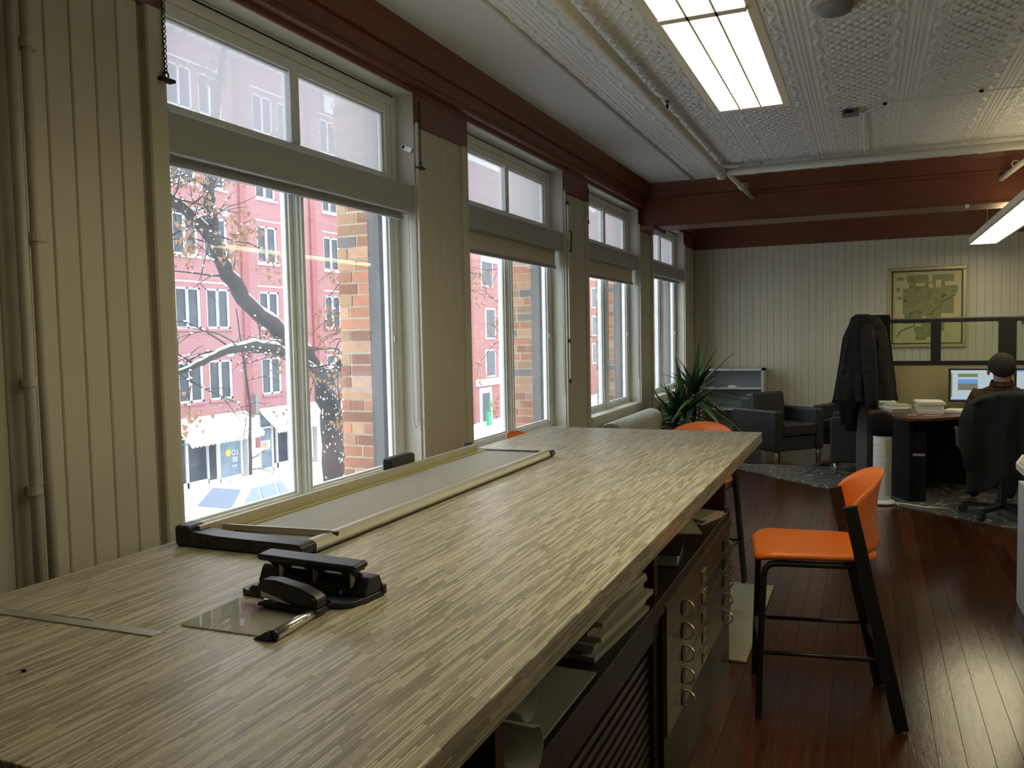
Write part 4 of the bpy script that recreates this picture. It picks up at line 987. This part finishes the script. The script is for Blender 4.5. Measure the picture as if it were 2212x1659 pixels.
# ---- framed map on the far wall
t = thing('framed_map', 'large framed city map in olive and cream on the far wall', 'picture', (2.87, FARY-.001, 1.235))
f = MB()
for x0, x1, z0, z1 in ((-.44,.44,0,.045),(-.44,.44,.955,1.0),(-.44,-.395,.045,.955),(.395,.44,.045,.955)): f.box(x0,x1,-.032,0,z0,z1)
f.build('outer_frame', m_goldframe, t, bevel=.008)
f = MB()
for x0, x1, z0, z1 in ((-.396,.396,.044,.058),(-.396,.396,.942,.956),(-.396,-.382,.058,.942),(.382,.396,.058,.942)): f.box(x0,x1,-.022,-.002,z0,z1)
f.build('inner_frame', m_darkwood, t); B(-.384,.384,-.010,-.004,.056,.944).build('map_sheet', m_mapbase, t)
def shp(nm, rects, m, y):
    q = MB()
    for i, (x0, x1, z0, z1) in enumerate(rects): q.box(x0,x1,y-.0003-.00004*i,y,z0,z1)
    q.build(nm, m, t)
shp('urban_print', [(-.22,.02,.80,.90),(.06,.30,.81,.90),(.14,.20,.72,.82),(-.27,.30,.42,.74),(-.20,.10,.74,.81),(.20,.34,.66,.76),(-.25,-.05,.30,.43),(.0,.16,.32,.43),(-.06,.06,.22,.32),(.12,.20,.20,.36),(-.14,-.02,.20,.26),(-.12,.0,.09,.20),(.0,.07,.13,.24),(.20,.26,.46,.58),(-.34,-.26,.84,.88),(-.34,-.30,.70,.75),(-.33,-.28,.60,.64)], m_mapfield, -.0105)
shp('open_print', [(.02,.07,.74,.79),(.10,.16,.74,.83),(-.12,-.02,.765,.80),(.02,.06,.82,.86)], m_mapbase, -.0118)
rv = [(-.33,.13),(-.30,.20),(-.22,.24),(-.14,.27),(-.13,.34),(-.19,.38),(-.17,.44),(-.10,.45),(-.03,.40),(.04,.41),(.09,.47),(.15,.50),(.17,.57),(.24,.60),(.32,.65)]
q = MB()
for p0, p1 in zip(rv, rv[1:]): q.bar((p0[0],-.0126,p0[1]),(p1[0],-.0126,p1[1]),.001,.013,(0,0,1))
q.build('river_print', m_mapriver, t); MB().prism([(-.26,.57),(-.26,.62),(-.20,.57)], 'y', -.0122, -.0116).build('park_print', m_mapriver, t); MB().prism([(.16,.60),(.22,.64),(.18,.67)], 'y', -.0122, -.0116).build('park_print', m_mapriver, t)
for z in (.13,.15,.165): B(.20,.26,-.0115,-.0107,z,z+.006).build('title_print', m_mapfield, t)
# ================================================================== OUTSIDE
GZ = -4.97
struct(B(-19.2,-.8,-20,90,GZ-.3,GZ-.02).build('street', m_slush), 'snowy slushy street below the windows')
struct(B(-24.2,-19.2,-20,90,GZ-.3,GZ+.10).build('sidewalk', m_snow), 'snow covered far pavement in front of the shops')
struct(B(-6.0,-.44,-20,90,GZ-.3,GZ+.10).build('near_sidewalk', m_snow), 'snow covered near pavement below the windows')
# own brick piers between the windows
plab = ['orange brick pier outside the nearest window', 'orange brick pier outside the second window', 'orange brick pier outside the radiator window', 'orange brick pier outside the farthest window']
bc_ = {}
for k in range(4):
    y0 = WS[k]+WW-.085; y1 = (WS[k+1]+.085) if k < 3 else FARY+1
    t = thing('brick_pier', plab[k], 'pier', (-.245, y0, 0), group='brick piers between the windows')
    B(-.185,0,.004,y1-y0-.008,-4.9,3.6).build('mortar_core', m_mortar, t)
    for c in range(33):
        z = .66+c*.0628; mode = random.choice((0,1,2,1,0))
        cuts = {0:[(0,.066),(.077,.192)],1:[(0,.122),(.133,.192)],2:[(0,.05),(.058,.130),(.138,.192)]}[mode] if c % 2 else {0:[(0,.192)],1:[(0,.098),(.109,.192)],2:[(0,.122),(.133,.192)]}[mode]
        for a0, a1 in cuts:
            r = random.random(); mm = m_brick if r < .52 else (m_brick2 if r < .93 else m_brick3); ky = (a0,a1,mm.name)
            if ky not in bc_: bc_[ky] = B(-a1-.0,-a0,0,.10,0,.0520).mesh('brick', mm)
            put(bc_[ky], 'brick', t, (.001, random.uniform(-.003,.003), z))

# ---- brick building across the street
FX = -24.0
t = thing('brick_building', 'red brick office block with white window frames across the street', 'building', (FX, 33, GZ))
zb = [-1.10, 2.02, 5.10, 8.12, 11.20]; wh = 1.74
cols = []
for p in range(-2, 4): cols += [26.15+p*5.17, 27.92+p*5.17]
cw = 1.42
cols_ok = [c for c in cols if 16 < c < 44]
YA, YB = 15.2, 42.6
wallm = MB(); levels = []
for z in zb: levels.append((z, z+wh))
zc = -2.0
def off(y): return y-33
for (a0, a1) in levels:
    wallm.box(-.3, 0, off(YA), off(YB), zc-GZ, a0-GZ)
    yy = YA
    for c in cols_ok: wallm.box(-.3, 0, off(yy), off(c), a0-GZ, a1-GZ); yy = c+cw
    wallm.box(-.3, 0, off(yy), off(YB), a0-GZ, a1-GZ); zc = a1
wallm.box(-.3, 0, off(YA), off(YB), zc-GZ, 14.42-GZ)
wallm.build('wall', m_fac, t)
B(-9,-1.8,off(YA),off(YB),0,13.6-GZ).build('inner_mass', m_fglass, t)
for (a0, a1) in levels:
    for c in cols_ok:
        q = MB(); y0, y1 = off(c), off(c+cw); z0, z1 = a0-GZ, a1-GZ
        for b0,b1,d0,d1 in ((y0,y1,z0,z0+.09),(y0,y1,z1-.08,z1),(y0,y0+.08,z0,z1),(y1-.08,y1,z0,z1),((y0+y1)/2-.05,(y0+y1)/2+.05,z0,z1)): q.box(-.14,-.04,b0,b1,d0,d1)
        w = q.build('window', m_fwhite, t); B(-.13,-.11,y0+.06,y1-.06,z0+.06,z1-.06).build('pane', m_fglass, w)
        B(-.1,.10,y0-.05,y1+.05,z0-.10,z0).build('window_sill', m_fwhite if a0 > 2.5 else m_fac, t)
    for p in range(-2, 4):
        y = 26.15+p*5.17
        if 16 < y < 40: B(0,.03,off(y-.1),off(y+3.3),a1-GZ+.22,a1-GZ+.28).build('string_course', m_fwhite, t); B(0,.05,off(y+2.9),off(y+3.2),a1-GZ+.14,a1-GZ+.45).build('keystone', m_fwhite, t)
for p in range(-2, 4):
    y = 24.6+p*5.17
    if 15.5 < y < 41.6: B(0,.12,off(y+.35),off(y+.75),2.9,14.0-GZ).build('pilaster', m_fpier, t)
B(0,.5,off(YA),off(YB),14.42-GZ,14.95-GZ).build('cornice', m_fwhite, t)
for i in range(44): B(0,.3,off(YA+.3+i*.62),off(YA+.6+i*.62),14.22-GZ,14.42-GZ).build('dentil', m_fwhite, t)
# shop front
for y0, y1, m in ((30.05,30.98,m_stone),(35.3,36.3,m_stone),(24.3,25.2,m_stone),(40.2,41.2,m_stone),(19.2,20.0,m_stone)): B(-.35,.06,off(y0),off(y1),.10,-2.0-GZ).build('stone_pier', m, t)
def bay(y0, y1, y2):
    # y0..y1 shop window, y1..y2 recessed doors
    for (p0, p1, rec) in ((y0, y0+(1.0 if y0 > 30 else .55), 0), (y0+(1.07 if y0 > 30 else .62), y1, .55), (y1+.08, y2, 0)):
        g = B(-.3-rec,-.24-rec,off(p0),off(p1),.35,2.9).build('shop_glass', m_fglass2 if not rec else m_fglass, t)
        fr = MB()
        for b0,b1,d0,d1 in ((p0,p1,.10,.36),(p0,p1,2.25,2.33),(p0-.04,p0+.05,.1,2.95),(p1-.05,p1+.04,.1,2.95)): fr.box(-.30-rec,-.16-rec,off(b0),off(b1),d0,d1)
        if rec: fr.box(-.30-rec,-.16-rec,off((p0+p1)/2)-.06,off((p0+p1)/2)+.06,.1,2.95)
        fr.build('shop_frame', m_fwhite, t)
bay(25.3, 28.4, 29.95); bay(31.1, 34.0, 35.2); bay(36.4, 38.9, 40.1); bay(20.1, 23.1, 24.2)
# shop window lettering
def sign_text(s, size, m, y, z, x=-.22): text(s, size, m, 'lettering', t, (x, off(y), z), (PI/2, 0, PI/2))
MB().tube([(-.235,off(29.10),1.42),(-.215,off(29.10),1.42)], .16, 20).build('yellow_disc', m_yellow, t)
sign_text('OS', .34, m_fwhite, 29.52, 1.28); sign_text('88', .34, m_fwhite, 29.52, .96); sign_text('Cafe', .17, m_fwhite, 29.48, .74)
B(-.235,-.225,off(31.15),off(31.98),1.22,1.66).build('poster', m_fwhite, t); sign_text('P8', .42, m_redsign, 31.53, 1.30, -.22)
B(.06,.10,off(30.62),off(30.90),1.45,1.92).build('wall_plaque', m_fpier, t)
sg = B(.06,.16,off(36.75),off(38.3),13.3-GZ,14.2-GZ).build('banner_sign', m_fwhite, t); text('ICO', .55, m_postgrey, 'lettering', t, (.165, off(37.72), 13.57-GZ), (PI/2,0,PI/2))
B(.06,.30,off(30.45),off(30.62),-1.9-GZ,-1.0-GZ).build('lamp_bracket', m_postgrey, t)

alab = ['snow covered white shop awning left of the lamp bracket across the street', 'snow covered white shop awning right of the lamp bracket across the street', 'snow covered white shop awning at the far end of the brick building', 'snow covered white shop awning at the near end of the brick building']
for k, (y0, y1) in enumerate(((25.6,30.05),(31.0,35.2),(36.3,40.2),(20.1,24.4))):
    a_ = thing('shop_awning', alab[k], 'awning', (FX, (y0+y1)/2, -1.75), group='shop awnings across the street'); L = (y1-y0)/2
    MB().prism([(0,0),(.0,-.10),(1.05,-.98),(1.08,-.90),(.05,.03)], 'y', -L, L).build('canopy', m_awning, a_)
    n = int(2*L/.22); q = MB()
    for i in range(n): q.prism([(-L+i*2*L/n,0),(-L+(i+1)*2*L/n,0),(-L+(i+1)*2*L/n,-.10),(-L+(i+.5)*2*L/n,-.17),(-L+i*2*L/n,-.10)], 'x', 1.05, 1.065)
    for i, v in enumerate(q.v): q.v[i] = (v[0], v[1], v[2]-.94)
    q.build('valance', m_awning, a_)
    for s in (-1,1): MB().tube([(0,L*s*.98,-1.0),(1.04,L*s*.98,-.94)], .02, 6).build('side_rod', m_postgrey, a_)

# ---- second building, seen through the second window
t = thing('rose_building', 'rose brick building with pale stonework farther down the street', 'building', (FX, 58, GZ))
B(-8,0,-8,90,.1,19).build('wall', m_fac2, t)
for i_ in range(14):
    for z0 in (3.45, 6.3, 9.2, 12.1):
        y0 = 4.4+i_*4.0; w = MB().box(-.02,.06,y0-.12,y0+1.6,z0-.12,z0+2.0).build('window', m_fwhite, t); B(.06,.07,y0,y0+1.48,z0,z0+1.88).build('pane', m_fglass, w)
for z0, z1, y0, y1 in ((3.45,5.3,-1.7,-.2),(6.3,8.4,-1.6,-.1),(10.2,12.4,-2.2,-.4),(3.45,5.3,.7,2.1),(6.3,8.4,.8,2.2)):
    w = MB().box(-.02,.06,y0-.12,y1+.12,z0-.12,z1+.12).build('window', m_fwhite, t); B(.06,.07,y0,y1,z0,z1).build('pane', m_fglass, w)
B(.0,.25,-3.6,4,2.75,3.25).build('stone_band', m_fwhite, t); B(0,.12,-2.4,1.5,11.9,12.9).build('stone_panel', m_stone, t)
B(.0,.2,-4.6,-4.1,.1,14).build('corner_strip', m_fpier, t)
d = MB().box(0,.12,-3.0,-1.0,.1,2.6).build('door', m_fwhite, t); B(.12,.14,-2.7,-1.4,.1,2.2).build('door_glass', m_fglass, d)
t = thing('street_post', 'green and red street post in front of the rose building', 'post', (-22.5, 53.6, GZ+.10))
MB().tube([(0,0,0),(0,0,1.9)], .10, 8).build('pole', m_green, t); B(-.1,.1,-.45,-.15,0,1.0).build('box', m_green, t); MB().ell((0,.45,1.45),(.1,.3,.22),10,6).build('flag', m_redsign, t)

# ---- parked car with snow
t = thing('parked_car', 'white snow dusted car parked on the far side of the street', 'car', (-17.1, 21.6, GZ-.02))
body = [(-2.3,.38),(-2.32,.72),(-2.15,.92),(-1.2,1.05),(-.95,1.10),(1.9,1.10),(2.25,1.05),(2.30,.75),(2.25,.38)]
MB().prism(body, 'x', -.88, .88).build('body', m_carwhite, t, bevel=.08, seg=3)
def cab(x, k): return [(-1.15,1.07),(-.40,1.66),(.2,1.76),(1.75,1.74),(2.15,1.12)]
v1 = [(-.80,y,z) for y, z in cab(0,0)]; v2 = [(.80,y,z) for y, z in cab(0,0)]
v1 = [(x*(.80 if z > 1.4 else 1), y, z) for x, y, z in v1]; v2 = [(x*(.80 if z > 1.4 else 1), y, z) for x, y, z in v2]
MB().add(v1+v2, [(0,1,2,3,4),(9,8,7,6,5),(0,5,6,1),(1,6,7,2),(2,7,8,3),(3,8,9,4),(4,9,5,0)]).build('cabin', m_carwhite, t, bevel=.05, seg=3)
MB().add([(-.70,-1.08,1.135),(.70,-1.08,1.135),(.58,-.46,1.625),(-.58,-.46,1.625)], [(0,1,2,3)]).build('windshield', m_carglass, t, solid=.03)
for (y0,y1,y2,y3) in ((-.62,.22,.20,-.05),(.34,1.10,1.05,.32),(1.22,1.68,1.42,1.17)):
    for s in (-1,1): MB().add([(.805*s,y0,1.16),(.805*s,y1,1.16),(.675*s,y2,1.62),(.675*s,y3,1.60)], [(0,1,2,3)]).build('side_window', m_carglass, t, solid=.05)
for y in (-1.45,1.45):
    for s in (-1,1): MB().tube([(.70*s,y,.32),(.90*s,y,.32)], .32, 18).build('wheel', m_blackm, t)
MB().grid(lambda u, v: ((u-.5)*1.1, .1+v*1.3, 1.77+.03*sin(7*u+5*v)), 8, 8).build('roof_snow', m_snow, t, solid=.05); MB().grid(lambda u, v: ((u-.5)*1.3, -2.0+v*.8, .99+.13*v+.02*sin(9*u)), 8, 6).build('hood_snow', m_snow, t, solid=.04)

# ---- trees
rt = random.Random(5)
def make_tree(label, base, limbs, ntw, nleaf, seed, leafy, px=1.0):
    R = random.Random(seed); bx, by, bz = base
    t = thing('street_tree', label, 'tree', base)
    snow = MB(); tw = MB(); lf = MB(); sd = MB(); first = True
    for pts, rs in limbs:
        P = [Vector((p[0]-bx, p[1]-by, p[2]-bz)) for p in pts]
        # subdivide with slight wobble
        Q = []; RR = []
        for i in range(len(P)-1):
            for k in range(4):
                s = k/4; Q.append(P[i].lerp(P[i+1], s)+(Vector((R.uniform(-1,1),R.uniform(-1,1),R.uniform(-1,1)))*rs[i]*.22 if k else Vector())); RR.append((rs[i]+(rs[i+1]-rs[i])*s)*R.uniform(.92,1.08))
        Q.append(P[-1]); RR.append(rs[-1])
        MB().tube(Q, RR, 9).build('trunk' if first else 'branch', m_bark, t, smooth=True); 
        for i in range(len(Q)-1):
            d = (Q[i+1]-Q[i]); hz = math.hypot(d.x, d.y)/max(d.length,1e-6)
            if hz > .45 and not first: snow.tube([Q[i]+Vector((0,0,RR[i]*.75)), Q[i+1]+Vector((0,0,RR[i+1]*.75))], [RR[i]*.62, RR[i+1]*.62], 6)
            else:
                for _ in range(12):
                    th = R.uniform(-1.9,1.1); k = R.random(); q_ = Q[i].lerp(Q[i+1], k)
                    snow.ell(q_+Vector((cos(th)*RR[i]*.96,sin(th)*RR[i]*.96,0)), (RR[i]*.06,RR[i]*.06,RR[i]*R.uniform(.04,.16)), 5, 3)
        if not first or len(limbs) == 1:
            for _ in range(ntw):
                i = R.randrange(1, len(Q)); p = Q[i].copy(); d = Vector((R.uniform(-.7,.7),R.uniform(-1,1),R.uniform(-.5,1))).normalized(); L = R.uniform(.5,1.5)*px; pts2 = [p]
                for k in range(5):
                    d = (d+Vector((R.uniform(-.4,.4),R.uniform(-.4,.4),R.uniform(-.45,.3)))).normalized(); p = p+d*L/5; pts2.append(p)
                    if R.random() < .55:
                        d3 = (d+Vector((R.uniform(-1,1),R.uniform(-1,1),R.uniform(-.8,.6)))).normalized(); tw.tube([p, p+d3*L*.2, p+d3*L*.33+Vector((0,0,-.03))], [.007*px,.005*px,.003*px], 4)
                    if R.random() < .6: sd.ell(p+Vector((0,0,.012)), (.022*px,.022*px,.015*px), 5, 3)
                tw.tube(pts2, [.016*px,.013*px,.011*px,.009*px,.007*px,.004*px], 4)
                if R.random() < leafy:
                    c = pts2[-1]
                    for _ in range(nleaf):
                        q = c+Vector((R.gauss(0,.10),R.gauss(0,.13),R.gauss(-.12,.14)))*px; a_ = R.uniform(0,PI); s = R.uniform(.022,.045)*px
                        e1 = Vector((cos(a_)*s,sin(a_)*s,R.uniform(-.4,.4)*s)); e2 = Vector((R.uniform(-.3,.3)*s,R.uniform(-.3,.3)*s,-2.0*s)); lf.add([q-e1,q+e2*.5-e1*.6,q+e2,q+e1], [(0,1,2,3)])
        first = False
    for m, nm, mt in ((snow,'snow_caps',m_snow),(tw,'twigs',m_bark),(sd,'snow_dots',m_snow),(lf,'dry_leaves',m_leafdry)):
        if m.v: o = m.build(nm, mt, t); o['kind'] = 'stuff'
    return t
X = -7.0
limbs = [
 ([(X,12.95,GZ+.1),(X,12.90,-3),(X,12.88,-1.1),(X,12.87,.04),(X,12.72,.75)], [.26,.23,.215,.20,.19]),
 ([(X,12.72,.70),(X-.05,12.3,1.15),(X-.1,11.92,1.43),(X-.2,10.99,2.06),(X-.2,10.50,2.52),(X-.2,10.22,3.05),(X-.3,10.25,3.6),(X-.3,10.28,4.1),(X-.2,10.5,5.6),(X-.1,10.7,7.0)], [.15,.15,.145,.13,.12,.11,.09,.08,.06,.03]),
 ([(X-.2,10.22,3.05),(X-.3,9.95,3.35),(X-.4,9.60,3.62),(X-.5,9.3,3.85),(X-.7,8.7,4.4),(X-.8,8.2,5.2)], [.09,.085,.075,.065,.05,.03]),
 ([(X,12.60,.80),(X+.1,12.1,1.00),(X+.15,11.6,1.16),(X+.2,11.15,1.33),(X+.2,10.6,1.42),(X+.2,10.1,1.36),(X+.2,9.7,1.26),(X+.2,9.2,1.10),(X+.3,8.6,1.0)], [.10,.095,.09,.085,.075,.065,.055,.04,.02]),
 ([(X,12.80,.72),(X+.1,13.05,1.0),(X+.1,13.35,1.35),(X+.1,13.5,2.0),(X+.2,13.9,3.2),(X+.2,14.2,4.6),(X+.2,14.4,6.2)], [.12,.11,.10,.09,.07,.05,.03]),
 ([(X+.1,13.4,1.5),(X+.3,14.0,1.9),(X+.5,14.9,2.3),(X+.6,16.2,2.7)], [.06,.05,.04,.02]),
]
make_tree('large bare street tree with snow on its limbs and a few brown leaves', (X,12.95,GZ+.1), limbs, 26, 34, 5, .5)
Y2 = -9.0
DY = 2.3
limbs2 = [([(Y2,24.9,GZ),(Y2,24.9,-2),(Y2+.05,24.95,0)], [.20,.18,.16]),
 ([(Y2,24.9,-.2),(Y2,25.4,.9),(Y2,26.3,1.6),(Y2,27.4,2.0)], [.09,.07,.05,.02]),
 ([(Y2,24.9,-.3),(Y2,24.4,1.2),(Y2,24.2,2.6),(Y2,24.8,4.4)], [.10,.08,.06,.03]),
 ([(Y2,24.4,.6),(Y2,25.4,2.4),(Y2,26.5,3.2)], [.06,.05,.02])]
limbs2 = [([(x_, y_+DY, z_) for x_, y_, z_ in p_], r_) for p_, r_ in limbs2]
make_tree('bare brown-leaved street tree seen through the second window', (Y2,24.9+DY,GZ), limbs2, 16, 22, 9, .7, 1.5)
make_tree('thin bare sapling on the pavement between the two awnings', (-21.5,27.4,GZ+.1), [([(-21.5,27.4,GZ+.1),(-21.5,27.4,-3),(-21.5,27.5,-1.2),(-21.6,27.3,.8),(-21.6,27.0,2.8)], [.075,.065,.055,.04,.02])], 14, 10, 3, .3, 1.3)
make_tree('thin bare sapling behind the trunk of the large tree', (-21.0,33.0,GZ+.1), [([(-21.0,33.0,GZ+.1),(-21.0,33.0,-3),(-21.1,33.3,-1.2),(-21.2,33.1,.6)], [.08,.07,.05,.02])], 10, 10, 4, .3, 1.3)
